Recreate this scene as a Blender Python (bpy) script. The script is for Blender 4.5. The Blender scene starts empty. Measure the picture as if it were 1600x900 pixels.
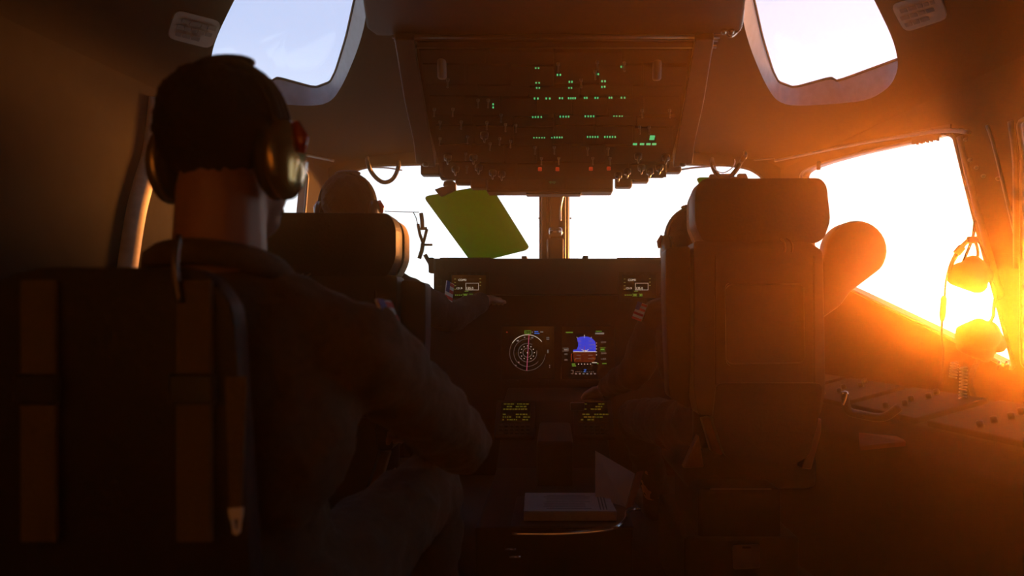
import bpy, bmesh, math, random
from mathutils import Vector, Matrix, geometry
random.seed(7)
C = bpy.context.scene.collection
R = math.radians

# ------------------------------------------------------------------ camera
F, CX, HY, CZ = 1100.0, 866.0, 500.0, 0.85          # focal length in pixels of the 1600x900 frame, vanishing point, eye height
cam = bpy.data.cameras.new('camera'); camo = bpy.data.objects.new('camera', cam); C.objects.link(camo)
camo.location = (0, 0, CZ); camo.rotation_euler = (R(90), 0, 0)
cam.sensor_width = 36; cam.lens = 36 * F / 1600
cam.shift_x = -(CX - 800) / 1600; cam.shift_y = (HY - 450) / 1600
cam.clip_start = 0.02
cam.dof.use_dof = True; cam.dof.focus_distance = 2.6; cam.dof.aperture_fstop = 3.2
bpy.context.scene.camera = camo

# ------------------------------------------------------------------ sky, sun, exposure
SUN = Vector(((1588 - CX) / F, 1.0, (HY - 474) / F)).normalized()
SKY_H, SKY_Z = (1.45, 1.45, 1.45), (0.60, 0.73, 1.05)
world = bpy.data.worlds.new('sky'); bpy.context.scene.world = world; world.use_nodes = True
def build_world():
    nt = world.node_tree; N = nt.nodes; L = nt.links; N.clear()
    out = N.new('ShaderNodeOutputWorld'); bg = N.new('ShaderNodeBackground'); L.new(bg.outputs[0], out.inputs[0])
    tc = N.new('ShaderNodeTexCoord'); sep = N.new('ShaderNodeSeparateXYZ'); L.new(tc.outputs['Generated'], sep.inputs[0])
    mr = N.new('ShaderNodeMapRange'); mr.interpolation_type = 'SMOOTHSTEP'
    mr.inputs['From Min'].default_value = 0.10; mr.inputs['From Max'].default_value = 0.38
    L.new(sep.outputs['Z'], mr.inputs['Value'])
    mix = N.new('ShaderNodeMix'); mix.data_type = 'RGBA'
    mix.inputs[6].default_value = (*SKY_H, 1); mix.inputs[7].default_value = (*SKY_Z, 1)
    L.new(mr.outputs[0], mix.inputs[0])
    dot = N.new('ShaderNodeVectorMath'); dot.operation = 'DOT_PRODUCT'; L.new(tc.outputs['Generated'], dot.inputs[0]); dot.inputs[1].default_value = SUN
    def lobe(power, col, prev):
        mx = N.new('ShaderNodeMath'); mx.operation = 'MAXIMUM'; mx.inputs[1].default_value = 0.0; L.new(dot.outputs['Value'], mx.inputs[0])
        p = N.new('ShaderNodeMath'); p.operation = 'POWER'; p.inputs[1].default_value = power; L.new(mx.outputs[0], p.inputs[0])
        sc = N.new('ShaderNodeVectorMath'); sc.operation = 'SCALE'; sc.inputs[0].default_value = col; L.new(p.outputs[0], sc.inputs['Scale'])
        ad = N.new('ShaderNodeVectorMath'); ad.operation = 'ADD'; L.new(prev, ad.inputs[0]); L.new(sc.outputs[0], ad.inputs[1])
        return ad.outputs[0]
    c = lobe(8, (0.6, 0.56, 0.5), mix.outputs[2])
    c = lobe(350, (9.0, 6.0, 2.6), c)
    c = lobe(20000, (60, 46, 26), c)
    L.new(c, bg.inputs['Color'])
build_world()
sl = bpy.data.lights.new('sun', 'SUN'); sl.energy = 20.0; sl.color = (1.0, 0.29, 0.04); sl.angle = R(9)
so = bpy.data.objects.new('sun', sl); C.objects.link(so); so.rotation_euler = SUN.to_track_quat('Z', 'Y').to_euler()
HAZE_DENSITY, HAZE_G = 0.0140, 0.53
vs = bpy.context.scene.view_settings
bpy.context.scene.display_settings.display_device = 'sRGB'
vs.view_transform = 'Standard'; vs.look = 'None'; vs.gamma = 1; vs.exposure = 0.0; vs.use_curve_mapping = False
cy = bpy.context.scene.cycles
cy.use_denoising = True; cy.max_bounces = 6; cy.transparent_max_bounces = 12; cy.volume_bounces = 0
cy.sample_clamp_indirect = 4.0; cy.caustics_reflective = False; cy.caustics_refractive = False

# ------------------------------------------------------------------ helpers
def P(px, py, d):
    return Vector(((px - CX) / F * d, d, CZ + (HY - py) / F * d))
def mat(name, col, rough=0.6, metal=0.0, var=0.15, scale=30.0, bump=0.0, coat=0.0, emit=None, estr=0.0, spec=0.5):
    m = bpy.data.materials.new(name); m.use_nodes = True; nt = m.node_tree; N = nt.nodes; L = nt.links
    b = N['Principled BSDF']
    b.inputs['Roughness'].default_value = rough; b.inputs['Metallic'].default_value = metal
    b.inputs['Coat Weight'].default_value = coat; b.inputs['Specular IOR Level'].default_value = spec
    tc = N.new('ShaderNodeTexCoord'); ns = N.new('ShaderNodeTexNoise'); ns.inputs['Scale'].default_value = scale; ns.inputs['Detail'].default_value = 4
    L.new(tc.outputs['Object'], ns.inputs['Vector'])
    rp = N.new('ShaderNodeValToRGB'); rp.color_ramp.elements[0].position = 0.3; rp.color_ramp.elements[1].position = 0.7
    rp.color_ramp.elements[0].color = (*[c * (1 - var) for c in col], 1); rp.color_ramp.elements[1].color = (*[min(1, c * (1 + var)) for c in col], 1)
    L.new(ns.outputs['Fac'], rp.inputs[0]); L.new(rp.outputs[0], b.inputs['Base Color'])
    if bump:
        bp = N.new('ShaderNodeBump'); bp.inputs['Strength'].default_value = bump; bp.inputs['Distance'].default_value = 0.004
        L.new(ns.outputs['Fac'], bp.inputs['Height']); L.new(bp.outputs[0], b.inputs['Normal'])
    if emit:
        b.inputs['Emission Color'].default_value = (*emit, 1); b.inputs['Emission Strength'].default_value = estr
    return m
def see_through(name, tint, gloss=0.06, rough=0.02):
    m = bpy.data.materials.new(name); m.use_nodes = True; nt = m.node_tree; N = nt.nodes; L = nt.links; N.clear()
    o = N.new('ShaderNodeOutputMaterial'); t = N.new('ShaderNodeBsdfTransparent'); g = N.new('ShaderNodeBsdfGlossy'); mx = N.new('ShaderNodeMixShader')
    t.inputs[0].default_value = (*tint, 1); g.inputs['Roughness'].default_value = rough
    mx.inputs[0].default_value = gloss
    L.new(t.outputs[0], mx.inputs[1]); L.new(g.outputs[0], mx.inputs[2]); L.new(mx.outputs[0], o.inputs[0])
    return m
M = dict(
    wall=mat('dark_wall', (0.010, 0.008, 0.006), 0.85, bump=0.3, scale=25, spec=0.08),  # colour kept dark to hold down the sun on the side walls
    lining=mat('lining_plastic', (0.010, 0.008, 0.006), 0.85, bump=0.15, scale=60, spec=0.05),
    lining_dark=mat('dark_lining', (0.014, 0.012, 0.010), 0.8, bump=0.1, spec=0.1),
    reveal=mat('window_recess', (0.13, 0.13, 0.15), 0.5),
    frame=mat('frame_paint', (0.035, 0.032, 0.028), 0.4),
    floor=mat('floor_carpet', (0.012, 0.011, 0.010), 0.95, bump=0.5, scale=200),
    black=mat('black_plastic', (0.007, 0.007, 0.007), 0.6, spec=0.25),
    black_gloss=mat('black_gloss', (0.008, 0.008, 0.008), 0.3),
    panel=mat('panel_black', (0.008, 0.0075, 0.007), 0.6, bump=0.1, spec=0.12),
    module=mat('panel_module', (0.010, 0.0095, 0.009), 0.7, spec=0.12),
    grey=mat('grey_paint', (0.03, 0.029, 0.028), 0.45),
    beam=mat('beam_paint', (0.07, 0.055, 0.045), 0.4),
    metal=mat('bare_metal', (0.55, 0.53, 0.50), 0.25, 1.0),
    dull_metal=mat('dull_metal', (0.13, 0.12, 0.11), 0.4, 1.0),
    chrome=mat('chrome', (0.85, 0.85, 0.85), 0.08, 1.0, var=0.02),
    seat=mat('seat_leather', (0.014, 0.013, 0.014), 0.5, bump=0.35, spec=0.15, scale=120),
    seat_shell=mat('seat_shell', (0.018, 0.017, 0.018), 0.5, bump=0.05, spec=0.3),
    tan=mat('tan_sheepskin', (0.42, 0.30, 0.17), 0.9, bump=0.8, scale=150),
    yoke=mat('sunlit_seat_frame', (0.16, 0.07, 0.025), 0.5),  # orange puts the sun's light into the bracket colour
    strap=mat('harness_webbing', (0.08, 0.055, 0.03), 0.85, bump=0.6, scale=300),
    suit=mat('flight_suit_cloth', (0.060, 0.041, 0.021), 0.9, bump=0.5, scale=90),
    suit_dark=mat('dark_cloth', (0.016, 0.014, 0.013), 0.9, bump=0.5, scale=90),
    skin=mat('skin', (0.26, 0.12, 0.075), 0.5, var=0.08),
    hair=mat('dark_hair', (0.008, 0.006, 0.005), 0.8, bump=0.8, scale=220, spec=0.08),
    eye=mat('eye_white', (0.8, 0.78, 0.74), 0.2),
    cup=mat('olive_ear_cup', (0.34, 0.25, 0.08), 0.22, 0.75, coat=0.6, scale=10),
    red_gloss=mat('red_gloss', (0.28, 0.02, 0.01), 0.15, coat=0.5),
    paper=mat('paper', (0.30, 0.27, 0.27), 0.85, var=0.05),
    ink=mat('printed_ink', (0.05, 0.05, 0.05), 0.8),
    placard=mat('placard_plastic', (0.22, 0.16, 0.13), 0.6, var=0.05),
    placard_ink=mat('placard_ink', (0.06, 0.04, 0.035), 0.7),
    cover=mat('binder_cover', (0.10, 0.03, 0.02), 0.8, spec=0.1),
    white_cloth=mat('white_thread', (0.6, 0.6, 0.62), 0.8),
    red_cloth=mat('red_thread', (0.42, 0.04, 0.04), 0.8),
    blue_cloth=mat('blue_thread', (0.04, 0.06, 0.25), 0.8),
    glass=see_through('window_glass', (0.97, 0.98, 0.98), 0.03),
    hud=see_through('combiner_glass', (0.96, 0.98, 0.98), 0.03),
    visor=see_through('green_visor', (0.075, 0.17, 0.004), 0.01, 0.1),
    screen=mat('dark_screen', (0.008, 0.008, 0.009), 0.15),
)
def glow(name, col, s): return mat(name, tuple(c * 0.2 for c in col), 0.5, emit=col, estr=s)
M.update(
    e_green=glow('green_lamp', (0.10, 0.85, 0.30), 0.55), e_red=glow('red_lamp', (0.9, 0.06, 0.015), 0.28),
    e_white=glow('screen_white', (1.0, 0.78, 0.52), 0.62), e_dim=glow('screen_dim_white', (0.8, 0.65, 0.5), 0.17),
    e_box=glow('screen_box', (1.0, 0.72, 0.5), 0.30), e_lime=glow('screen_lime', (0.35, 0.8, 0.06), 0.22),
    e_olive=glow('screen_olive', (0.45, 0.42, 0.02), 0.10), e_blue=glow('sky_blue', (0.035, 0.05, 0.60), 0.85),
    e_brown=glow('earth_brown', (0.22, 0.025, 0.004), 0.30), e_mag=glow('screen_magenta', (0.9, 0.12, 0.22), 0.40),
    e_cyan=glow('screen_cyan', (0.05, 0.25, 0.9), 0.45), e_yellow=glow('screen_yellow', (0.6, 0.6, 0.1), 0.3))
def link(name, me, m, parent=None, smooth=False):
    o = bpy.data.objects.new(name, me); C.objects.link(o)
    if m is not None and not me.materials: me.materials.append(m)
    if smooth:
        me.polygons.foreach_set('use_smooth', [True] * len(me.polygons))
    if parent:
        o.parent = parent; o.matrix_parent_inverse = Matrix.Translation(-Vector(parent.location))
    return o
def obj(name, bm, m, parent=None, smooth=False):
    bmesh.ops.recalc_face_normals(bm, faces=bm.faces)
    me = bpy.data.meshes.new(name); bm.to_mesh(me); bm.free()
    return link(name, me, m, parent, smooth)
def tag(o, label, cat, group=None):
    o['label'] = label; o['category'] = cat
    if group: o['group'] = group
    return o
def thing(name, label, cat, loc, group=None):
    o = bpy.data.objects.new(name, None); C.objects.link(o); o.location = loc; o.empty_display_size = 0.05
    return tag(o, label, cat, group)
def struct(o): o['kind'] = 'structure'; return o
def nb(): return bmesh.new()
def box(bm, c, s, M3=None, bev=0.0, seg=2):
    t = bmesh.new(); bmesh.ops.create_cube(t, size=1.0)
    for v in t.verts: v.co = Vector((v.co.x * s[0], v.co.y * s[1], v.co.z * s[2]))
    if bev: bmesh.ops.bevel(t, geom=list(t.edges), offset=bev, segments=seg, profile=0.5, affect='EDGES')
    mm = Matrix.Translation(Vector(c)) @ (M3.to_4x4() if M3 else Matrix())
    t.transform(mm); merge(bm, t); return bm
def merge(bm, t):
    me = bpy.data.meshes.new('tmp'); t.to_mesh(me); t.free(); bm.from_mesh(me); bpy.data.meshes.remove(me)
def span(bm, a, b, bev=0.0, seg=2):   # axis aligned box between two corners
    a = Vector(a); b = Vector(b)
    return box(bm, (a + b) / 2, [abs(b[i] - a[i]) for i in range(3)], None, bev, seg)
def frame_of(t):
    t = t.normalized(); up = Vector((0, 0, 1)) if abs(t.z) < 0.9 else Vector((1, 0, 0))
    a = t.cross(up).normalized(); return a, t.cross(a).normalized()
def tube(bm, pts, r, n=8, closed=False):
    pts = [Vector(p) for p in pts]; rings = []; k = len(pts)
    a = None
    for i, p in enumerate(pts):
        t = (pts[(i + 1) % k] - pts[i - 1]) if closed else (pts[min(i + 1, k - 1)] - pts[max(i - 1, 0)])
        if a is None: a, b = frame_of(t)
        else:
            tt = t.normalized(); a = (a - tt * a.dot(tt)).normalized(); b = tt.cross(a)
        rr = r[i] if isinstance(r, (list, tuple)) else r
        rings.append([bm.verts.new(p + (a * math.cos(2 * math.pi * j / n) + b * math.sin(2 * math.pi * j / n)) * rr) for j in range(n)])
    for i in range(k if closed else k - 1):
        A, B = rings[i], rings[(i + 1) % k]
        for j in range(n): bm.faces.new((A[j], A[(j + 1) % n], B[(j + 1) % n], B[j]))
    if not closed: bm.faces.new(rings[0][::-1]); bm.faces.new(rings[-1])
    return bm
def spline(pts, n=6, closed=False):
    pts = [Vector(p) for p in pts]; out = []; k = len(pts)
    for i in range(k if closed else k - 1):
        g = (lambda q: pts[q % k]) if closed else (lambda q: pts[max(0, min(k - 1, q))])
        p0, p1, p2, p3 = g(i - 1), g(i), g(i + 1), g(i + 2)
        for j in range(n):
            t = j / n
            out.append(0.5 * ((2 * p1) + (p2 - p0) * t + (2 * p0 - 5 * p1 + 4 * p2 - p3) * t * t + (3 * p1 - p0 - 3 * p2 + p3) * t ** 3))
    if not closed: out.append(pts[-1])
    return out
def chaikin(pts, it=2, q=0.25):
    pts = [Vector(p) for p in pts]
    for _ in range(it):
        o = []
        for i in range(len(pts)):
            a, b = pts[i], pts[(i + 1) % len(pts)]
            o += [a.lerp(b, q), a.lerp(b, 1 - q)]
        pts = o
    return pts
def roundpoly(pts, r, n=4):
    pts = [Vector(p) for p in pts]; o = []; k = len(pts)
    for i in range(k):
        p = pts[i]; a = pts[i - 1] - p; b = pts[(i + 1) % k] - p
        rr = min(r, a.length * 0.45, b.length * 0.45)
        s, e = p + a.normalized() * rr, p + b.normalized() * rr
        for j in range(n + 1):
            t = j / n; o.append(s * (1 - t) ** 2 + p * 2 * t * (1 - t) + e * t * t)
    return o
def prism(bm, loop, vec, bev=0.0):
    t = bmesh.new(); vs_ = [t.verts.new(Vector(p)) for p in loop]; f = t.faces.new(vs_)
    ex = bmesh.ops.extrude_face_region(t, geom=[f])
    bmesh.ops.translate(t, verts=[v for v in ex['geom'] if isinstance(v, bmesh.types.BMVert)], vec=Vector(vec))
    if bev:
        bmesh.ops.recalc_face_normals(t, faces=t.faces)
        bmesh.ops.bevel(t, geom=list(t.edges), offset=bev, segments=2, profile=0.5, affect='EDGES', clamp_overlap=True)
    merge(bm, t); return bm
def lathe(bm, c, axis, prof, n=20):    # prof: (radius, distance along axis)
    axis = Vector(axis).normalized(); a, b = frame_of(axis); c = Vector(c); rings = []
    for r, h in prof:
        rings.append([bm.verts.new(c + axis * h + (a * math.cos(2 * math.pi * j / n) + b * math.sin(2 * math.pi * j / n)) * max(r, 1e-4)) for j in range(n)])
    for A, B in zip(rings, rings[1:]):
        for j in range(n): bm.faces.new((A[j], A[(j + 1) % n], B[(j + 1) % n], B[j]))
    bm.faces.new(rings[0][::-1]); bm.faces.new(rings[-1]); return bm
def inpoly(p, loop):
    x, y = p[0], p[1]; c = False; k = len(loop); j = k - 1
    for i in range(k):
        xi, yi = loop[i][0], loop[i][1]; xj, yj = loop[j][0], loop[j][1]
        if (yi > y) != (yj > y) and x < (xj - xi) * (y - yi) / (yj - yi) + xi: c = not c
        j = i
    return c
def cdt(boundary, holes, step, mapf):
    V = []; E = []
    for lp in [boundary] + holes:
        s = len(V); V += [Vector((p[0], p[1])) for p in lp]; E += [(s + i, s + (i + 1) % len(lp)) for i in range(len(lp))]
    x0, x1 = min(p[0] for p in boundary), max(p[0] for p in boundary); y0, y1 = min(p[1] for p in boundary), max(p[1] for p in boundary)
    y = y0 + step / 2
    while y < y1:
        x = x0 + step / 2
        while x < x1:
            if inpoly((x, y), boundary) and not any(inpoly((x, y), h) for h in holes): V.append(Vector((x, y)))
            x += step
        y += step
    r = geometry.delaunay_2d_cdt(V, E, [], 0, 1e-5)
    bm = bmesh.new(); bv = [bm.verts.new(mapf(v.x, v.y)) for v in r[0]]
    for f in r[2]:
        c = sum((r[0][i] for i in f), Vector((0, 0))) / len(f)
        if inpoly(c, boundary) and not any(inpoly(c, h) for h in holes):
            try: bm.faces.new([bv[i] for i in f])
            except ValueError: pass
    for v in [v for v in bm.verts if not v.link_faces]: bm.verts.remove(v)
    return bm
def txt(name, s, px, py, hpx, d, m, parent, align='LEFT'):
    cu = bpy.data.curves.new('t', 'FONT'); cu.body = s; cu.size = hpx / F * d * 1.38; cu.align_x = align; cu.resolution_u = 2
    to = bpy.data.objects.new('t', cu); C.objects.link(to); dg = bpy.context.evaluated_depsgraph_get(); dg.update()
    me = bpy.data.meshes.new_from_object(to.evaluated_get(dg)); bpy.data.objects.remove(to)
    me.materials.clear()
    me.transform(Matrix.Translation(P(px, py, d)) @ Matrix.Rotation(R(90), 4, 'X'))
    return link(name, me, m, parent)

# ------------------------------------------------------------------ fuselage shell: surface S(u, d), |u| 0 crown .. 1 top of side wall .. 2 floor
WT = 1.585
def Xw(d): return 1.30 - 0.13 * (d - 2.0)
def crown(d): return 2.02 - 0.17 * (d - 1.5)
def S(u, d, off=0.0):
    a = abs(u); s = 1 if u >= 0 else -1
    if a >= 1:
        z = WT * (2 - a); x = Xw(d) + off - 0.10 * max(0, (0.7 - z) / 0.7) ** 2
    else:
        ph = (1 - a) * math.pi / 2
        x = (Xw(d) + off) * math.cos(ph); z = WT + (crown(d) + off - WT) * math.sin(ph)
    return Vector((s * x, d, z))
def hit(px, py, off=0.0):          # pixel -> (u, d) on the shell
    rx, rz = (px - CX) / F, (HY - py) / F
    def out(d):
        x, z = abs(rx * d), CZ + rz * d
        if z <= WT: return x - (Xw(d) + off - 0.10 * max(0, (0.7 - z) / 0.7) ** 2)
        return (x / (Xw(d) + off)) ** 2 + ((z - WT) / (crown(d) + off - WT)) ** 2 - 1
    lo, hi = 0.2, 0.2
    while out(hi) < 0 and hi < 6: lo = hi; hi += 0.03
    for _ in range(40):
        m = (lo + hi) / 2
        if out(m) < 0: lo = m
        else: hi = m
    d = lo; z = CZ + rz * d; s = 1 if rx >= 0 else -1
    if z <= WT: return s * (2 - z / WT), d
    return s * (1 - math.asin(min(1, (z - WT) / (crown(d) + off - WT))) / (math.pi / 2)), d
def mir(pts): return [(2 * CX - x, y) for x, y in pts]
def dens(pts, n=1): 
    o = []
    for i in range(len(pts)):
        a, b = Vector(pts[i]), Vector(pts[(i + 1) % len(pts)])
        o += [tuple(a.lerp(b, j / n)) for j in range(n)]
    return o
def pane_from(loop, nrm, th=0.008):
    bm = nb(); c = sum(loop, Vector()) / len(loop)
    A = [bm.verts.new(p) for p in loop]; B = [bm.verts.new(p + nrm * th) for p in loop]
    ca, cb = bm.verts.new(c), bm.verts.new(c + nrm * th); k = len(loop)
    for i in range(k):
        j = (i + 1) % k
        bm.faces.new((A[i], A[j], ca)); bm.faces.new((B[j], B[i], cb)); bm.faces.new((A[i], B[i], B[j], A[j]))
    return bm
def loft(rings):
    bm = nb(); vr = [[bm.verts.new(p) for p in r] for r in rings]; k = len(rings[0])
    for A, B in zip(vr, vr[1:]):
        for i in range(k): bm.faces.new((A[i], A[(i + 1) % k], B[(i + 1) % k], B[i]))
    return bm
def window(n, label, inner, outer, mfr, trim_r=0.0):
    w = bpy.data.objects.new('window_%d' % n, None); C.objects.link(w); w.location = sum(inner, Vector()) / len(inner); struct(w); w['label'] = label
    mid = [a.lerp(b, 0.5) for a, b in zip(inner, outer)]
    obj('window_recess', loft([inner, mid, outer]), mfr, w, True)
    c = sum(outer, Vector()) / len(outer); nrm = (c - sum(inner, Vector()) / len(inner)).normalized()
    obj('pane', pane_from([p - nrm * 0.004 for p in outer], nrm), M['glass'], w)
    if not trim_r: obj('window_seal', tube(nb(), outer, 0.005, 6, True), M['black'], w, True)
    if trim_r: obj('window_trim', tube(nb(), inner, trim_r, 6, True), M['frame'], w, True)
    return w
# window outlines in pixels (right hand side; left ones are their mirror images)
brow_in = [(1156, -40), (1160, 30), (1172, 75), (1194, 128), (1212, 157), (1236, 166), (1300, 163), (1358, 157), (1392, 135), (1405, 104), (1396, 62), (1366, 0), (1340, -50), (1310, -75), (1170, -75)]
brow_gl = [(1165, -50), (1178, 0), (1191, 58), (1207, 110), (1216, 128), (1240, 137), (1298, 121), (1308, 127), (1404, 92), (1424, 84), (1416, 50), (1386, -10), (1358, -60), (1322, -90), (1174, -90)]
side_r = [(1251, 272), (1262, 264), (1290, 254), (1340, 240), (1425, 221), (1478, 208), (1491, 213), (1508, 283), (1525, 350), (1556, 465), (1586, 578), (1460, 516), (1337, 456), (1275, 428), (1262, 400), (1256, 330)]
side_l = [(1251, 272), (1262, 264), (1290, 254), (1340, 240), (1390, 228), (1428, 220), (1438, 228), (1444, 283), (1452, 350), (1470, 420), (1490, 533), (1440, 506), (1337, 456), (1275, 428), (1262, 400), (1256, 330)]
aft_r = [(1591, 190), (1640, 170), (1760, 140), (1790, 160), (1870, 420), (1900, 620), (1880, 650), (1700, 600), (1598, 572), (1597, 480), (1597, 360), (1598, 235)]  # front edge straightened from its slant so sun reaches the glare haze
holes = {}
def shell_loop(pts, off=0.0, rnd=8): return [hit(p[0], p[1], off) for p in [tuple(q)[:2] for q in dens([tuple(v) for v in pts], 2)]]
def mapS(loop, off=0.0): return [S(u, d, off) for u, d in loop]
sm = lambda pts: [tuple(v) for v in chaikin([Vector((x, y)) for x, y in pts], 2, 0.22)]
brow_in_s, brow_gl_s = sm(brow_in), [tuple(v) for v in chaikin([Vector(p) for p in brow_gl], 2, 0.12)]
wins = [(brow_in_s, brow_gl_s, 0.10, 'brow'), (mir(brow_in_s), mir(brow_gl_s), 0.10, 'brow')]
hl = {'c': [], 'r': [], 'l': []}
n = 1
for (pi, pg, off, k), lab in zip(wins, ('overhead window in a deep recess above the right seat, brighter sky', 'overhead window in a deep recess above the left seat, pale blue sky')):
    li = [hit(*p) for p in pi]; lg = [hit(p[0], p[1], off) for p in pg]
    hl['c'].append(li)
    window(n, lab, mapS(li), mapS(lg, off), M['reveal']); n += 1
for pts, key, lab in ((side_r, 'r', 'large side window beside the right seat'), (mir(side_l), 'l', 'large side window beyond the near crew member, beside the left seat'),
                      (aft_r, 'r', 'aft side window cut off by the edge at the far right')):
    pi = [tuple(v) for v in roundpoly([Vector(p) for p in pts], 10, 3)]
    li = [hit(*p) for p in pi]; hl[key].append(li)
    inner = mapS(li); cen = sum(inner, Vector()) / len(inner)
    outer = [S(u, d, 0.035) for u, d in li]; outer = [p + (Vector((p.x, cen.y, cen.z)) - p) * 0.015 for p in outer]
    window(n, lab, inner, outer, M['frame'], 0.007); n += 1
def dfront(z): return 3.60 - 0.25 * (z - 1.0)
def rect_boundary(u0, u1, d0, nu=24, ndd=30):
    top = [(u0 + (u1 - u0) * i / nu, None) for i in range(nu + 1)]
    front = []
    for u, _ in top:
        d = 3.5
        for _i in range(4): d = dfront(S(u, d).z)
        front.append((u, d))
    b = [(u0 + (u1 - u0) * i / nu, d0) for i in range(nu + 1)]
    right = [(u1, d0 + (front[-1][1] - d0) * i / ndd) for i in range(1, ndd)]
    left = [(u0, d0 + (front[0][1] - d0) * i / ndd) for i in range(1, ndd)]
    return b + right + front[::-1] + left[::-1]
DB = -0.7
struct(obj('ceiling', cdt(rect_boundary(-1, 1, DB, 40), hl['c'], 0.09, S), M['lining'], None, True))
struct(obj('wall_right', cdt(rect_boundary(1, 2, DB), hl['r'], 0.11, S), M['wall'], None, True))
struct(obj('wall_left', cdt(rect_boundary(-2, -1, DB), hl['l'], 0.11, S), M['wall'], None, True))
# front wall with the two windshields
def fplane(px, py):
    rx, rz = (px - CX) / F, (HY - py) / F
    d = (3.60 - 0.25 * (CZ - 1.0)) / (1 + 0.25 * rz); return Vector((rx * d, d, CZ + rz * d))
ws = [(888, 258), (1000, 255), (1140, 259), (1170, 264), (1190, 276), (1201, 296), (1208, 330), (1215, 486), (888, 486)]
ws_r = [tuple(v) for v in roundpoly([Vector(p) for p in ws], 8, 3)]
fo = []
for i in range(81):
    u = -2 + 4 * i / 80; d = 3.5
    for _ in range(4): d = dfront(S(u, d).z)
    p = S(u, d); fo.append((p.x, p.z))
fh = []
for pts, lab in ((ws_r, 'right front windshield beyond the right seat'), (mir(ws_r), 'left front windshield behind the green visor')):
    inner = [fplane(*p) for p in pts]; fh.append([(p.x, p.z) for p in inner])
    outer = [p + Vector((0, 0.04, 0.01)) for p in inner]
    window(n, lab, inner, outer, M['frame'], 0.006); n += 1
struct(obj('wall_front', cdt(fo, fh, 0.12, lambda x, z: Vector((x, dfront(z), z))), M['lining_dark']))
wb = [(S(-2 + 4 * i / 60, DB).x, S(-2 + 4 * i / 60, DB).z) for i in range(61)]
struct(obj('wall_back', cdt(wb, [], 0.3, lambda x, z: Vector((x, DB, z))), mat('bounce_bulkhead', (0.42, 0.33, 0.25), 0.7)))  # unseen back wall, coloured pale to bounce warm light forward
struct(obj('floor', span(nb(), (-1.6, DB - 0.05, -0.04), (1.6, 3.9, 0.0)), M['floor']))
# trims: window headers, pillars, central post
def trim(nm, bm, m, label, smooth=False):
    o = struct(obj(nm, bm, m, None, smooth)); o['label'] = label; return o
for k, (s, lab) in enumerate(((1, 'thin rail drawing the highlight on the right side window header'), (-1, 'header rail above the left side window'))):
    q = [(1215, 251), (1255, 243), (1340, 226), (1430, 211), (1487, 204), (1520, 207)]
    q = q if s == 1 else mir(q[:4])
    pts = [S(*hit(*p)) + Vector((-s * 0.012, 0, 0)) for p in q]
    trim('trim_%d' % (k + 1), tube(nb(), spline(pts, 5), 0.007, 8), M['beam'], lab, True)  # lighter tube draws the highlight line along the right window header
def post(px0, px1, d, m, nm, label, y0=250, y1=420, depth=0.05):
    a, b = P(px0, y0, d), P(px1, y1, d); bm = nb(); span(bm, (a.x, d, a.z), (b.x, d + depth, b.z), 0.006); return trim(nm, bm, m, label)
post(846, 855, 3.40, M['black'], 'trim_3', 'dark left bar of the central windshield post', depth=0.10)
post(857, 860, 3.42, M['frame'], 'trim_4', 'thin strip inside the central windshield post')
post(880.5, 884, 3.40, M['beam'], 'trim_5', 'strip of the central windshield post coloured as sunlit', depth=0.08)  # both right strips get a lighter colour to stand in for sun
post(885, 888.5, 3.43, M['beam'], 'trim_6', 'outer strip of the central windshield post coloured as sunlit', depth=0.10)
def wall_post(pts, r, nm, lab, m):
    trim(nm, tube(nb(), spline([S(*hit(*p)) for p in pts], 5), r, 10), m, lab, True)
wall_post([(1500, 214), (1516, 283), (1534, 350), (1566, 465)], 0.011, 'trim_7', 'rounded strip along the aft edge of the right side window', M['beam'])
wall_post(mir([(1488, 158), (1498, 240), (1512, 290), (1526, 350), (1545, 480)]), 0.034, 'trim_8', 'pale post coloured as sunlit behind the head of the near crew member', mat('sunlit_post_tone', (0.5, 0.40, 0.30), 0.7))  # pale colour strengthens the sun on this window frame post
wall_post([(1580, 190), (1588, 260), (1589, 420)], 0.010, 'trim_9', 'strip along the front edge of the aft side window', M['beam'])
wall_post([(1543, 196), (1552, 222), (1562, 262), (1590, 380)], 0.006, 'trim_10', 'thin conduit on the wall between the two right side windows', M['dull_metal'])
for k, (px, py) in enumerate([(1510, 218), (1517, 250), (1527, 262), (1538, 275), (1561, 279), (1505, 204)]):
    u, d = hit(px, py); c = S(u, d); bm = nb(); lathe(bm, c, (-1, 0, 0), [(0.006, -0.002), (0.006, 0.005), (0.004, 0.008), (0.0, 0.009)], 10)
    o = struct(obj('trim_%d' % (11 + k), bm, M['dull_metal'], None, True)); o['label'] = 'small fastener head on the wall near the right side window'
# ragged curtain fringe at the top of the right side window
bm = nb(); q0 = [hit(1428 + 3.2 * i, 214 - 0.55 * i) for i in range(20)]
fr = [S(*h) + Vector((-0.004, 0, 0)) for h in q0]
for i in range(len(fr) - 1):
    hgt = 0.024 + 0.010 * random.random() - (0.016 if i > 12 else 0); a, b = fr[i], fr[i + 1]
    prism(bm, [a + Vector((0, 0, 0.02)), b + Vector((0, 0, 0.02)), b - Vector((0, 0, hgt)), a - Vector((0, 0, hgt * 0.9))], (-0.004, 0, 0))
tag(obj('rolled_shade', bm, M['black']), 'dark ragged roll of a sunshade at the top of the right side window', 'sunshade')['kind'] = 'thing'

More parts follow.
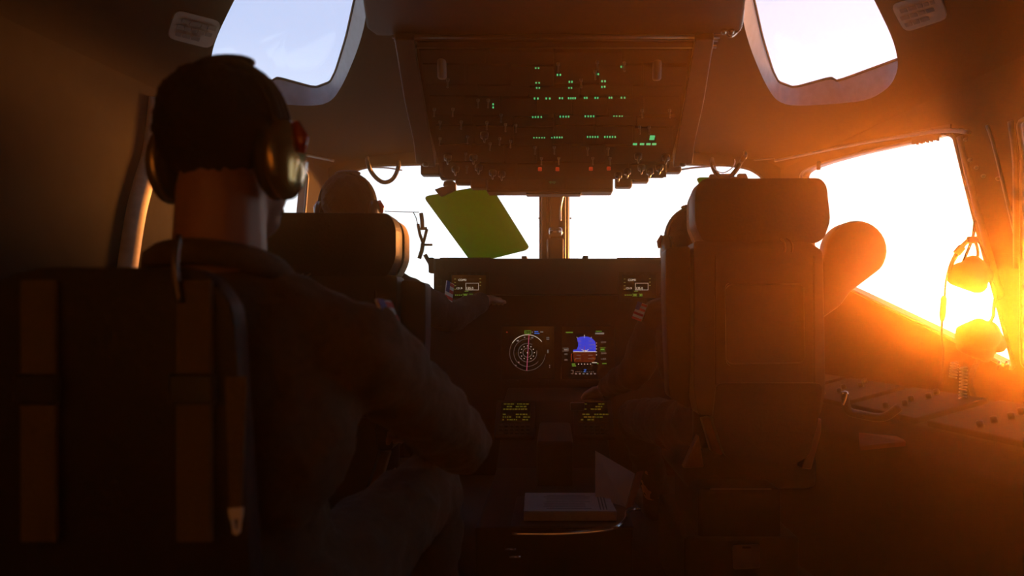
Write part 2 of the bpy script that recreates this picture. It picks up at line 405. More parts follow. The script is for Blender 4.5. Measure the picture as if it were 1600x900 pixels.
# ------------------------------------------------------------------ overhead panel
OT, OB = Vector((0, 1.95, 1.606)), Vector((0, 2.75, 1.352))
on = Vector((0, OB.z - OT.z, -(OB.y - OT.y))).normalized()      # faces down and aft
if on.y > 0: on = -on
od = (OB - OT).normalized()
def onp(px, py, lift=0.0):
    o = Vector((0, 0, CZ)); r = Vector(((px - CX) / F, 1, (HY - py) / F)); p0 = OT + on * lift
    t = (p0 - o).dot(on) / r.dot(on); return o + r * t
OM = Matrix((Vector((1, 0, 0)), od, on)).transposed()           # local axes: x, along slope, out of the face
ovh = thing('overhead_panel', 'sloping black overhead switch panel dotted with green lights', 'control panel', OT)
obj('panel_body', prism(nb(), [onp(*p) for p in [(652, 66), (1086, 66), (1080, 120), (1044, 266), (1000, 280), (700, 280), (690, 272), (650, 120)]], -on * 0.10), M['panel'], ovh)
for s, nm in ((1, 'r'), (-1, 'l')):
    q = [(1086, 62), (1116, 62), (1100, 160), (1086, 222), (1082, 256), (1052, 262), (1062, 200), (1076, 120)]
    q = q if s == 1 else mir(q)
    sb = obj('side_beam', prism(nb(), [onp(*p, 0.012) for p in q], -on * 0.08, 0.003), M['beam'] if s == 1 else M['grey'], ovh)
    c = onp(*(((1067, 257)) if s == 1 else (2 * CX - 1067, 257)), 0.014); obj('bolt', lathe(nb(), c, on, [(0.012, -0.005), (0.012, 0.003), (0.006, 0.006)], 12), M['dull_metal'], sb, True)
def omod(x0, y0, x1, y1, h=0.008):
    a, b, c, d = onp(x0, y0), onp(x1, y0), onp(x1, y1), onp(x0, y1)
    return obj('switch_module', prism(nb(), [a, b, c, d], on * h, 0.0015), M['module'], ovh)
rows = [(76, 96), (98, 128), (130, 146), (148, 176), (178, 192), (194, 222), (224, 250), (252, 272)]
for i, (y0, y1) in enumerate(rows):
    w = 1 - (i / 7) * 0.17; L_, R_ = CX - 212 * w, CX + 212 * w
    nc = [4, 6, 5, 7, 6, 6, 7, 6][i]; wd = (R_ - L_) / nc
    for j in range(nc): omod(L_ + wd * j + 1.2, y0, L_ + wd * (j + 1) - 1.2, y1, 0.006 + 0.004 * ((i * 3 + j) % 3))
def proto(bm, m, smooth=True):
    bmesh.ops.recalc_face_normals(bm, faces=bm.faces); me = bpy.data.meshes.new('p'); bm.to_mesh(me); bm.free(); me.materials.append(m)
    if smooth: me.polygons.foreach_set('use_smooth', [True] * len(me.polygons))
    return me
def put(name, me, loc, parent, M3=OM):
    o = bpy.data.objects.new(name, me); C.objects.link(o); o.parent = parent; o.matrix_parent_inverse = Matrix.Translation(-Vector(parent.location))
    o.matrix_basis = Matrix.Translation(loc) @ M3.to_4x4(); return o
me_lamp = proto(box(nb(), (0, 0, 0.012), (0.0044, 0.0042, 0.006), None, 0.001, 1), M['e_green'], False)
me_red = proto(box(nb(), (0, 0, 0.018), (0.014, 0.011, 0.012), None, 0.002, 1), M['e_red'], False)
bm = nb(); lathe(bm, (0, 0, 0.008), (0, 0, 1), [(0.005, 0), (0.005, 0.006), (0.0025, 0.008), (0.0022, 0.024), (0.0034, 0.028), (0.001, 0.031)], 8); me_tog = proto(bm, M['dull_metal'])
bm = nb(); lathe(bm, (0, 0, 0.008), (0, 0, 1), [(0.014, 0), (0.013, 0.016), (0.008, 0.018), (0.001, 0.019)], 14); box(bm, (0, 0, 0.028), (0.006, 0.026, 0.02), None, 0.002, 1); me_knob = proto(bm, M['black_gloss'])
bm = nb(); lathe(bm, (0, 0, 0), (0, 0, 1), [(0.012, 0), (0.013, 0.010), (0.013, 0.05), (0.009, 0.055)], 14); me_map = proto(bm, M['placard'])
G = [(837, 106), (841.5, 106), (871, 117), (875.4, 117), (930.6, 116), (934.8, 116), (970.6, 104.5), (975, 104.5), (837.7, 129), (842.4, 129), (838.6, 137), (842.7, 137),
     (889.6, 128), (893.7, 128), (889, 137), (893, 137), (940.7, 127), (945.3, 127), (940.4, 136), (944.8, 135.6), (835.2, 154), (840.5, 154), (853.5, 154), (859, 154), (874.5, 153.6), (878.6, 153.6),
     (888.5, 153.6), (892, 153.6), (895.3, 153.6), (898.7, 153.6), (913.4, 153), (917, 153), (930, 153), (934, 153), (952, 152.6), (955.6, 152.6), (971, 152.6), (976, 152.6), (770.5, 163), (770.5, 168)]
for xs, y in (((832.4, 836.7, 840.8, 845.7), 183), ((875.3, 880, 884.3, 888.4), 182.3), ((914.5, 919, 923.2, 927.6), 181.8), ((959.3, 963.4, 968, 972), 181),
              ((834.2, 838.6, 842.6, 846.7, 850.7), 214.8), ((862.2, 866.3, 870.3, 874.4, 878), 214.8), ((918, 922, 926, 930, 934), 214), ((945, 949, 953, 957, 961.2), 214)):
    G += [(x, y) for x in xs]
for p in G: put('indicator_light', me_lamp, onp(p[0], p[1], 0.014) - on * 0.012, ovh)
for x, y in ((843.6, 262), (871, 262), (923.2, 261.5), (951, 261)): put('fire_handle_light', me_red, onp(x, y, 0.02) - on * 0.012, ovh)
for x in (992, 1003, 1013, 1022): put('status_bar_light', proto(box(nb(), (0, 0, 0.012), (0.014, 0.007, 0.004)), M['e_green'], False), onp(x, 220.4, 0.012), ovh)
put('status_window', proto(box(nb(), (0, 0, 0.012), (0.016, 0.022, 0.004)), M['e_green'], False), onp(1018.8, 210.3, 0.012), ovh)
for x, y in [(679, 166), (708, 166), (688, 186), (721, 186), (747, 152), (763, 152), (872, 95), (933, 92), (975, 94), (930, 107), (761, 187), (790, 190), (806, 191), (781, 212), (798, 216), (766, 220),
             (846, 243), (873, 243), (926, 243), (953, 243), (688, 212), (731, 209), (728, 236), (730, 256), (783, 175), (866, 226), (836, 226), (918, 228), (950, 228), (999, 194), (1014, 194), (908, 120), (640 + 60, 120), (1003, 168), (1046, 168)]:
    put('toggle_switch', me_tog, onp(x, y, 0.006), ovh)
for x, y in [(700, 240), (712, 258), (748, 256), (770, 264), (784, 266), (980, 262), (966, 268), (997, 238), (1040, 240), (1015, 262), (1030, 256), (1002, 256), (740, 240), (757, 205)]:
    put('rotary_knob', me_knob, onp(x, y, 0.006), ovh)
for x, y in ((690, 92), (1027, 94)):
    put('map_light', me_map, onp(x, y, 0.0), ovh, OM @ Matrix.Rotation(R(-30), 3, 'X'))
# lower annunciator box at the front end
lo = obj('annunciator_box', span(nb(), P(760, 273, 2.72) , P(958, 299.5, 2.72) + Vector((0, 0.09, 0)), 0.006), M['panel'], ovh)
for x0, x1 in ((762, 805), (808, 844), (847, 883), (886, 921), (924, 955)):
    bm = nb(); span(bm, P(x0, 277, 2.716), P(x1, 296, 2.722), 0.002); obj('annunciator_cell', bm, M['module'], lo)
txt('annunciator_text', '·:··:·', 858, 287, 5, 2.714, M['e_green'], lo)
obj('lower_lip', span(nb(), P(822, 299, 2.74), P(908, 303.5, 2.74) + Vector((0, 0.06, 0)), 0.003), M['black'], ovh)
for x, y in [(770, 272), (785, 272), (800, 271), (818, 271), (838, 272), (858, 272), (888, 272), (905, 273), (925, 272), (940, 273)]:
    put('toggle_switch', me_tog, P(x, y, 2.715), ovh, Matrix.Rotation(R(90), 3, 'X'))
for k, (x, y, w) in enumerate([(975, 289, 26), (1001, 281, 26), (1026, 272, 28), (1052, 266, 26), (748, 291, 26), (724, 284, 26), (700, 276, 26), (672, 270, 30)]):
    bm = nb(); span(bm, P(x - w / 2, y - 14, 2.78), P(x + w / 2, y + 3, 2.78) + Vector((0, 0.05, 0)), 0.006); obj('edge_fitting', bm, M['black'], ovh)

# aft ceiling console over the aisle
aft = thing('ceiling_console', 'flat dark ceiling console between the two overhead windows', 'console', (0, 1.6, 1.63))
zb = 1.628
half = lambda d: 0.30 + 0.105 * (d - 0.9) * 1.7
prism_pts = [Vector((-half(0.9), 0.9, zb)), Vector((half(0.9), 0.9, zb)), Vector((0.50, 1.88, zb)), Vector((0.485, 1.93, zb)), Vector((-0.485, 1.93, zb)), Vector((-0.50, 1.88, zb))]
obj('console_body', prism(nb(), prism_pts, (0, 0, 0.16), 0.006), M['panel'], aft)
for k, (y, r) in enumerate(((57, 0.006), (63, 0.004), (73, 0.005))):
    d = (zb - 0.002 - CZ) * F / (HY - y); d = 1.915 + 0.02 * k; z = CZ + (HY - y) / F * d
    bm = nb(); tube(bm, [(-0.44, d, z), (0.45, d, z)], r, 8); obj('rail', bm, M['grey'], aft, True)
bm = nb(); a = P(1112, 50, 1.90); tube(bm, spline([P(1110, 47, 1.9), P(1122, 43, 1.9), P(1136, 48, 1.9), P(1140, 56, 1.9), P(1150, 50, 1.9), P(1157, 38, 1.9), P(1160, 12, 1.86)], 5), 0.006, 8)
obj('latch', bm, M['metal'], aft, True)
for x in (1131, 1143):
    bm = nb(); lathe(bm, P(x, 49, 1.885), (0, -0.4, -1), [(0.008, -0.01), (0.008, 0.004), (0.004, 0.007)], 10); obj('latch_stud', bm, M['metal'], aft, True)

# placards with three lines of dark lettering on the lining
def placard(pts, label, ang):
    cor = [S(*hit(*p)) for p in roundpoly([Vector(p) for p in pts], 12, 4)] if False else None
    lp = [tuple(v) for v in roundpoly([Vector(p) for p in pts], 13, 4)]
    w = [S(*hit(*p)) for p in lp]; c = sum(w, Vector()) / len(w)
    nr = (Vector((0, c.y, 1.2)) - c).normalized()
    t = thing('placard', label, 'placard', c)
    obj('plate', prism(nb(), [p + nr * 0.001 for p in w], nr * 0.004), M['placard'], t)
    A, B, Cc, D = [Vector(p) for p in pts]
    for k, (f0, f1) in enumerate(((0.16, 0.90), (0.10, 0.86), (0.12, 0.66))):
        v0, v1 = 0.22 + 0.24 * k, 0.36 + 0.24 * k
        def q(a, b): return A.lerp(B, a).lerp(D.lerp(Cc, a), b)
        a = f0
        while a < f1:
            e = min(f1, a + 0.10 + 0.12 * random.random())
            pp = [q(a, v0), q(e, v0), q(e, v1), q(a, v1)]
            obj('lettering', prism(nb(), [S(*hit(*tuple(p))) + nr * 0.0105 for p in pp], nr * 0.0006), M['placard_ink'], t)
            a = e + 0.03
placard([(272, 14), (345, 33), (328, 76), (258, 58)], 'pale rounded instruction placard by the left overhead window', 12)
placard([(1393, 6), (1468, -14), (1484, 28), (1416, 50)], 'pale rounded instruction placard by the right overhead window', -12)

# ------------------------------------------------------------------ instrument panel with glareshield and displays
ip = thing('instrument_panel', 'wide dark instrument panel with lit flight displays under the windshields', 'instrument panel', (0, 3.05, 0.5))
DP = 3.05
ph = 0.60
prof = [(2.93, 1.106), (3.42, 1.118), (3.42, 1.02), (3.02, 0.97), (3.02, 0.955), (2.93, 0.955)]
gl = obj('glareshield', prism(nb(), [Vector((-0.502, y, z)) for y, z in prof], (1.004, 0, 0), 0.004), M['black'], ip)
wing = [(0.50, 2.96, 1.110), (0.92, 3.05, 1.105), (1.02, 3.3, 1.10), (1.02, 3.42, 1.10), (0.50, 3.42, 1.115)]
for s in (1,):
    obj('glareshield_wing', prism(nb(), [Vector((s * x, y, z)) for x, y, z in wing], (0, 0, -0.14), 0.004), M['black'], ip)
wl = [(-0.60, 3.15, 0.93), (-0.95, 3.2, 0.92), (-1.02, 3.42, 0.92), (-0.50, 3.42, 0.94), (-0.50, 3.1, 0.94)]
obj('glareshield_wing', prism(nb(), [Vector(p) for p in wl], (0, 0, -0.05), 0.004), M['black'], ip)
for x0, x1, y in [(687, 768, 402.5), (776, 808, 404.5), (815, 823, 400), (831, 846, 404.5), (846, 905, 403.5), (911, 919, 399.5), (927, 959, 404.5), (964, 1046, 402.5)]:
    bm = nb(); a, b = P(x0, y, 2.94), P(x1, 408, 2.94); span(bm, (a.x, 2.94, a.z), (b.x, 3.2, b.z), 0.002, 1); obj('top_fitting', bm, M['black'], ip)
for x, y in ((691, 417), (685, 428), (688, 442)):
    bm = nb(); box(bm, P(x, y, 2.95), (0.02, 0.05, 0.03), None, 0.004); obj('end_bracket', bm, M['black'], ip)
obj('main_panel', prism(nb(), [Vector((-0.98, DP, 0.97)), Vector((0.98, DP, 0.97)), Vector((0.98, DP, 0.45)), Vector((0.45, DP, 0.42)), Vector((-0.45, DP, 0.42)), Vector((-0.98, DP, 0.45))], (0, 0.12, 0), 0.004), M['panel'], ip)
def display(nm, x0, y0, x1, y1, d, bez=6):
    bm = nb(); a, b = P(x0 - bez, y0 - bez, d), P(x1 + bez, y1 + bez, d)
    a2, b2 = P(x0, y0, d), P(x1, y1, d)
    for p, q in (((a.x, d - 0.012, a.z), (b.x, d, a2.z)), ((a.x, d - 0.012, b2.z), (b.x, d, b.z)), ((a.x, d - 0.012, a2.z), (a2.x, d, b2.z)), ((b2.x, d - 0.012, a2.z), (b.x, d, b2.z))): span(bm, p, q)
    bmesh.ops.remove_doubles(bm, verts=bm.verts, dist=1e-5)
    o = obj(nm, bm, M['module'], ip)
    bm = nb(); span(bm, (a2.x, d - 0.004, a2.z), (b2.x, d - 0.001, b2.z)); obj('screen', bm, M['screen'], o)
    for i in range(5):
        for yy in (y0 - bez * 0.5, y1 + bez * 0.5):
            bm = nb(); p = P(x0 + (x1 - x0) * (i + 0.5) / 5, yy, d - 0.013); box(bm, p, (0.010, 0.006, 0.006), None, 0.001, 1); obj('bezel_button', bm, M['black'], o)
    return o
def flat(nm, polys, d, m, par):       # thin lit shapes on the screen at distance d
    bm = nb()
    for pl in polys:
        vs_ = [bm.verts.new(P(x, y, d)) for x, y in pl]; bm.faces.new(vs_)
    return obj(nm, bm, m, par)
def ln(x0, y0, x1, y1, w=0.6):
    dx, dy = x1 - x0, y1 - y0; l = math.hypot(dx, dy) or 1; nx, ny = -dy / l * w / 2, dx / l * w / 2
    return [(x0 + nx, y0 + ny), (x1 + nx, y1 + ny), (x1 - nx, y1 - ny), (x0 - nx, y0 - ny)]
def arc(cx, cy_, r, a0, a1, nseg, dash=1.0, w=0.5):
    o = []
    for i in range(nseg):
        t0 = a0 + (a1 - a0) * i / nseg; t1 = a0 + (a1 - a0) * (i + dash) / nseg
        o.append(ln(cx + r * math.sin(R(t0)), cy_ - r * math.cos(R(t0)), cx + r * math.sin(R(t1)), cy_ - r * math.cos(R(t1)), w))
    return o
def sq(x, y, w, h=None): h = h or w; return [(x - w / 2, y - h / 2), (x + w / 2, y - h / 2), (x + w / 2, y + h / 2), (x - w / 2, y + h / 2)]
# radio displays (both read the same)
for dx in (0, 265):
    d = 2.915; e = d - 0.006
    o = display('radio_display', 706 + dx, 430, 760 + dx, 466, d, 5)
    txt('screen_text', 'COM1', 716 + dx, 439, 3.4, e, M['e_white'], o)
    txt('screen_text', '121.9', 712.5 + dx, 452, 3.2, e, M['e_white'], o)
    txt('screen_text', '135.0', 728 + dx, 452.2, 3.8, e, M['e_white'], o)
    flat('screen_box', [ln(727.5 + dx, 442.5, 748 + dx, 442.5, 0.8), ln(727.5 + dx, 453, 748 + dx, 453, 0.8), ln(727.8 + dx, 442.5, 727.8 + dx, 453, 0.8), ln(747.6 + dx, 442.5, 747.6 + dx, 453, 0.8)], e - 0.0005, M['e_box'], o)
    flat('side_legend', [sq(711 + dx, 436 + 5.3 * i, 2.6, 0.7) for i in range(4)] + [sq(750.5 + dx, 435.6 + 5.3 * i, 2.4, 0.7) for i in range(3)], e, M['e_yellow'], o)
    flat('green_legend', [sq(712 + dx + 3 * i, 461, 2, 1.2) for i in range(4)] + [sq(729 + dx, 455, 6, 0.8)] + [ln(723 + dx, 459.4, 731 + dx, 459.4), ln(723 + dx, 462.6, 731 + dx, 462.6), ln(733 + dx, 459.4, 738.5 + dx, 459.4), ln(733 + dx, 462.6, 738.5 + dx, 462.6), ln(738.4 + dx, 459.4, 738.4 + dx, 462.6), sq(727 + dx, 461, 5, 1.4), sq(736 + dx, 461, 3, 1.4)], e, M['e_lime'], o)
# navigation display
d = 3.035; e = d - 0.007
nd = display('navigation_display', 784, 510, 866, 592, d, 7)
cx, cyy = 824.3, 551
flat('compass_arc', arc(cx, cyy, 28, -58, 52, 26, 1.0, 0.8), e, M['e_white'], nd)
flat('range_rings', arc(cx, cyy, 28, 96, 300, 60, 0.55) + arc(cx, cyy, 21.5, 130, 378, 60, 0.6) + arc(cx, cyy, 14.5, 78, 390, 60, 0.8) + arc(cx, cyy, 7.2, 0, 360, 30, 1.0), e, M['e_dim'], nd)
flat('ring_ticks', [sq(cx + 10.6 * math.sin(R(a)), cyy - 10.6 * math.cos(R(a)), 1.2) for a in range(0, 360, 30)] + [sq(cx, cyy, 1.8)], e - 0.0004, M['e_white'], nd)
flat('course_line', [ln(826.6, 522, 823, 579, 0.9)], e - 0.0006, M['e_mag'], nd)
txt('screen_text', '012', 820.4, 520.6, 3.4, e, M['e_lime'], nd)
flat('heading_box', [ln(819.8, 516.6, 829.4, 516.6, .6), ln(819.8, 521.2, 829.4, 521.2, .6), ln(819.8, 516.6, 819.8, 521.2, .6), ln(829.4, 516.6, 829.4, 521.2, .6), ln(824.6, 521.2, 826.5, 523, .6)], e, M['e_lime'], nd)
flat('white_marks', [sq(831.8, 519, 1.4, 1.8), sq(846.5, 518.6, 4.5, 1.6), sq(819.6, 527, 1.8), sq(831.5, 527.6, 3.4, 1.9), sq(809, 532.3, 3.4, 1.9), sq(856, 549, 1.4, 5), sq(814, 560, 2, 1), sq(810.4, 566, 2.2, 1.2), sq(806, 571, 2.2, 1.2), sq(856, 527.4, 4.6, 1), sq(856, 530, 4.6, 1), sq(858.8, 571, 1.2), sq(858.8, 574, 1.2)], e, M['e_dim'], nd)
flat('blue_text', [sq(838, 518.2, 6, 1.3), sq(839, 521, 8, 1.3)], e, M['e_cyan'], nd)
flat('red_mark', [sq(792, 519, 2)], e, M['e_red'], nd)
# primary flight display
pf = display('flight_display', 878, 510, 960, 592, d, 7)
sky = [(895.6, 549.2), (895.6, 546.5), (901, 546), (903.3, 541), (903.5, 536), (902, 531.5), (902, 528), (906, 526.6), (913, 525.6), (920, 526.4), (925, 528.6), (930, 533.6), (931, 540), (931, 549.2)]
flat('sky_field', [sky], e, M['e_blue'], pf)
flat('ground_field', [[(895.6, 550), (931, 550), (931, 560), (927, 566), (897.5, 566), (895.6, 556)]], e, M['e_brown'], pf)
flat('horizon_line', [ln(895.6, 549.6, 931, 549.6, 0.8)], e - 0.0003, M['e_white'], pf)
flat('aircraft_symbol', [ln(908.5, 546.2, 912, 547.6, .9), ln(912, 547.6, 913.4, 549, .9), ln(913.4, 549, 914.6, 547, .9), ln(914.6, 547, 916, 549, .9), ln(916, 549, 917.2, 547.4, .9), ln(917.2, 547.4, 919.5, 546, .9)], e - 0.0008, M['e_white'], pf)
flat('pitch_bars', [ln(901, 555, 907.6, 555), ln(919, 555, 926, 555), ln(899, 560.4, 907.6, 560.4), ln(919, 560.4, 928, 560.4), ln(904, 533, 907.6, 533), ln(920, 533, 925.4, 533), ln(905, 538.8, 908, 538.8), ln(920, 538.8, 930, 538.8), ln(904, 544, 907.6, 544), ln(920, 544, 925, 544)], e - 0.0006, M['e_dim'], pf)
flat('bank_ticks', [ln(913.2, 523, 913.2, 528, .9), ln(901, 526.6, 903, 529, .8), ln(924.4, 526.4, 923, 529, .8)] + [sq(932, 536 + 4.6 * i, 1.2) for i in range(5)] + [sq(904 + 4.7 * i, 568.8, 1.3) for i in range(5)] + [sq(929, 566.6, 8, 1.1)], e, M['e_white'], pf)
flat('flight_director', [ln(913.4, 541, 913.4, 552, .7)], e - 0.001, M['e_red'], pf)
flat('speed_bar', [ln(892.8, 553, 892.8, 564.6, .9)], e, M['e_red'], pf)
for s, x, y in (('300', 881.5, 554.5), ('400', 881.5, 563.5), ('22000', 939, 553), ('21800', 938.6, 562), ('22200', 938.6, 535.6)): txt('screen_text', s, x, y, 2.5, e, M['e_dim'], pf)
flat('speed_box', [ln(879, 548.6, 888, 548.6), ln(879, 544, 888, 544), ln(888, 544, 888, 548.6), sq(884, 546.4, 6, 2)], e, M['e_dim'], pf)
flat('altitude_box', [ln(937, 548.4, 946, 548.4), ln(937, 543, 946, 543), sq(941.4, 545.8, 6, 2.2)], e, M['e_lime'], pf)
flat('mode_text', [sq(889.4, 519.4, 11, 1.6), sq(935.5, 517.6, 10, 1.1), sq(896.2, 568.8, 5.4, 1.8), sq(896.8, 571.5, 6, 1.8), sq(944.4, 568, 7, 1.4), sq(934, 568, 2.4, 1.4)], e, M['e_lime'], pf)
flat('white_text', [sq(937, 521, 14, 2.6), ln(892, 578.6, 895.4, 578.6), ln(892, 583.8, 895.4, 583.8), ln(895.4, 578.6, 895.4, 583.8)] + [sq(900 + 5.9 * i, 584, 3, 1.7) for i in range(6)] + [sq(900 + 3 * i, 581, 0.8, 1.2) for i in range(10)], e, M['e_dim'], pf)
flat('heading_bug', [ln(912, 577.6, 916, 577.6, .8), ln(916, 577.6, 912, 581, .8), ln(912, 581, 916, 581, .8)], e, M['e_cyan'], pf)

# ------------------------------------------------------------------ centre pedestal
cp = thing('center_pedestal', 'low dark control pedestal between the two pilot seats', 'pedestal', (0, 2.4, 0))
pr = [(1.78, 0.0), (1.78, 0.325), (2.45, 0.335), (2.60, 0.40), (2.78, 0.53), (3.03, 0.56), (3.03, 0.0)]
obj('pedestal_body', prism(nb(), [Vector((-0.20, y, z)) for y, z in pr], (0.40, 0, 0), 0.006), M['panel'], cp)
a0, a1 = Vector((0, 2.60, 0.40)), Vector((0, 2.78, 0.53)); pd = (a1 - a0).normalized(); pn = Vector((0, -pd.z, pd.y))
PMt = Matrix((Vector((1, 0, 0)), pd, pn)).transposed()
for cxp in (805, 927):
    xx = (cxp - CX) / F * 2.68; c = a0.lerp(a1, 0.5); c.x = xx
    u = obj('control_display_unit', box(nb(), c + pn * 0.005, (0.15, 0.20, 0.02), PMt, 0.004), M['module'], cp)
    obj('screen', box(nb(), c + pn * 0.0155 + pd * 0.03, (0.115, 0.11, 0.002), PMt), M['screen'], u)
    bm = nb()
    for r_ in range(7):
        k = -0.048
        while k < 0.048:
            wdt = 0.004 + 0.010 * random.random()
            if random.random() < (0.8 if r_ < 3 else 0.55) and r_ != 3:
                box(bm, c + pn * 0.0172 + pd * (0.075 - 0.0145 * r_) + Vector((k + wdt / 2, 0, 0)), (wdt, 0.006, 0.0005), PMt)
            k += wdt + 0.003
    t = obj('screen_lines', bm, M['e_olive'], u); t['kind'] = 'stuff'
    for i in range(6):
        for j in range(3):
            obj('key', box(nb(), c + pn * 0.018 + pd * (-0.045 - 0.018 * j) + Vector((-0.05 + 0.02 * i, 0, 0)), (0.013, 0.011, 0.006), PMt, 0.001, 1), M['black'], u)
obj('raised_block', span(nb(), (-0.055, 2.2, 0.325), (0.06, 2.62, 0.47), 0.01), M['black'], cp)
lb = obj('label_block', span(nb(), (0.06, 2.62 + 0.02, 0.51), (0.115, 2.66, 0.54), 0.004), M['grey'], cp)
rail = spline([P(800, 834, 1.76), P(880, 834, 1.75), P(942, 829, 1.74), P(966, 822, 1.75), P(977, 810, 1.80), P(979, 800, 1.86), P(990, 796, 1.9), P(1001, 795, 1.9)], 6)
obj('tray_rail', tube(nb(), rail, 0.0042, 8), M['chrome'], cp, True)
for x0, x1, y in ((789, 806, 858), (796, 813, 870)):
    bm = nb(); tube(bm, [P(x0, y, 1.76), P(x1, y, 1.76)], 0.0035, 8); obj('pin', bm, M['chrome'], cp, True)
obj('tray', span(nb(), (-0.11, 1.76, 0.326), (0.20, 2.06, 0.334), 0.003), M['black'], cp)
# open binder on the pedestal
bd = thing('open_binder', 'open paper checklist binder lying on the centre pedestal', 'book', (0.05, 1.9, 0.335))
obj('page_block', prism(nb(), [Vector((-0.078, 1.80, 0.336)), Vector((0.160, 1.80, 0.336)), Vector((0.150, 1.99, 0.336)), Vector((-0.083, 1.99, 0.336))], (0, 0, 0.026), 0.002), M['paper'], bd)
for k in range(6):
    bm = nb(); z = 0.339 + 0.0036 * k; tube(bm, [(-0.078 + 0.003 * random.random(), 1.7985, z), (0.160 - 0.01 * random.random(), 1.7985, z)], 0.0007, 4); obj('page_edge', bm, M['tan'], bd)
for k in range(3):
    bm = nb(); x = 0.118 + 0.008 * k; span(bm, (x, 1.81, 0.3622), (x + 0.003, 1.94, 0.3626)); obj('ruled_line', bm, M['ink'], bd)
for k in range(9):
    bm = nb(); y = 1.82 + 0.017 * k; span(bm, (-0.03 + 0.01 * random.random(), y, 0.3622), (0.08 + 0.02 * random.random(), y + 0.003, 0.3625)); obj('text_line', bm, M['ink'], bd)
up = [P(930, 704, 2.02), P(992, 740, 1.96), P(977, 792, 1.90), P(930, 778, 1.94)]
nn = (up[1] - up[0]).cross(up[3] - up[0]).normalized()
obj('turned_page', prism(nb(), up, nn * 0.002), M['paper'], bd)
cv = [P(995, 738, 1.955), P(1006, 736, 1.93), P(990, 790, 1.86), P(978, 796, 1.89)]
obj('cover', prism(nb(), cv, (0, 0.006, 0), 0.001), M['cover'], bd)

# ------------------------------------------------------------------ side consoles
def side_console(s, label):
    t = thing('side_console', label, 'console', (s * 1.05, 2.2, 0))
    pr_ = [(0.97, 0.0), (0.97, 0.50), (1.02, 0.57), (1.27, 0.63), (1.24, 0.0)]
    obj('console_body', prism(nb(), [Vector((s * x, 1.45, z)) for x, z in pr_], (-s * 0.20, 1.55, 0), 0.008), M['lining_dark'], t)
    for k in range(4):
        y = 1.55 + 0.36 * k; c = Vector((s * (1.135 - 0.13 * (y + 0.15 - 1.45)), y + 0.15, 0.603)); rt = Matrix.Rotation(s * R(7.4), 3, 'Z') @ Matrix.Rotation(-s * R(13.5), 3, 'Y')
        m_ = obj('control_module', box(nb(), c, (0.22, 0.32, 0.02), rt, 0.004), M['lining_dark'], t)
        for j in range(5):
            bm = nb(); q = c + rt @ Vector((-0.08 + 0.04 * j, 0.02 * math.sin(j * 3 + k), 0.01)); lathe(bm, q, rt @ Vector((0, 0, 1)), [(0.009, 0), (0.008, 0.014), (0.002, 0.016)], 10); obj('knob', bm, M['black'], m_, True)
    return t
sc_r = side_console(1, 'dark side console with knobs below the right side window')
side_console(-1, 'dark side console below the left side window')
bm = nb(); a = P(1342, 697, 1.92)
prism(bm, [P(1342, 676, 1.92), P(1344, 697, 1.86), P(1415, 690, 1.86), P(1408, 682, 1.92)], (0, 0, -0.012)); tag(obj('chart_case', bm, M['cover']), 'brown flat chart case on the right side console', 'case')
tag(obj('folded_bracket', tube(nb(), spline([P(1320, 612, 1.95), P(1324, 640, 1.95), P(1345, 648, 1.95), P(1380, 652, 1.93), P(1405, 636, 1.92)], 5), 0.012, 8), M['black'], None, True), 'black bent support arm between the right seat and side console', 'bracket')
bm = nb(); tube(bm, spline([P(1315, 615, 1.94), P(1323, 614, 1.94), P(1321, 626, 1.94), P(1317, 634, 1.94)], 4), 0.005, 8); tag(obj('metal_clip', bm, M['chrome'], None, True), 'small shiny metal clip on the black support arm', 'clip')

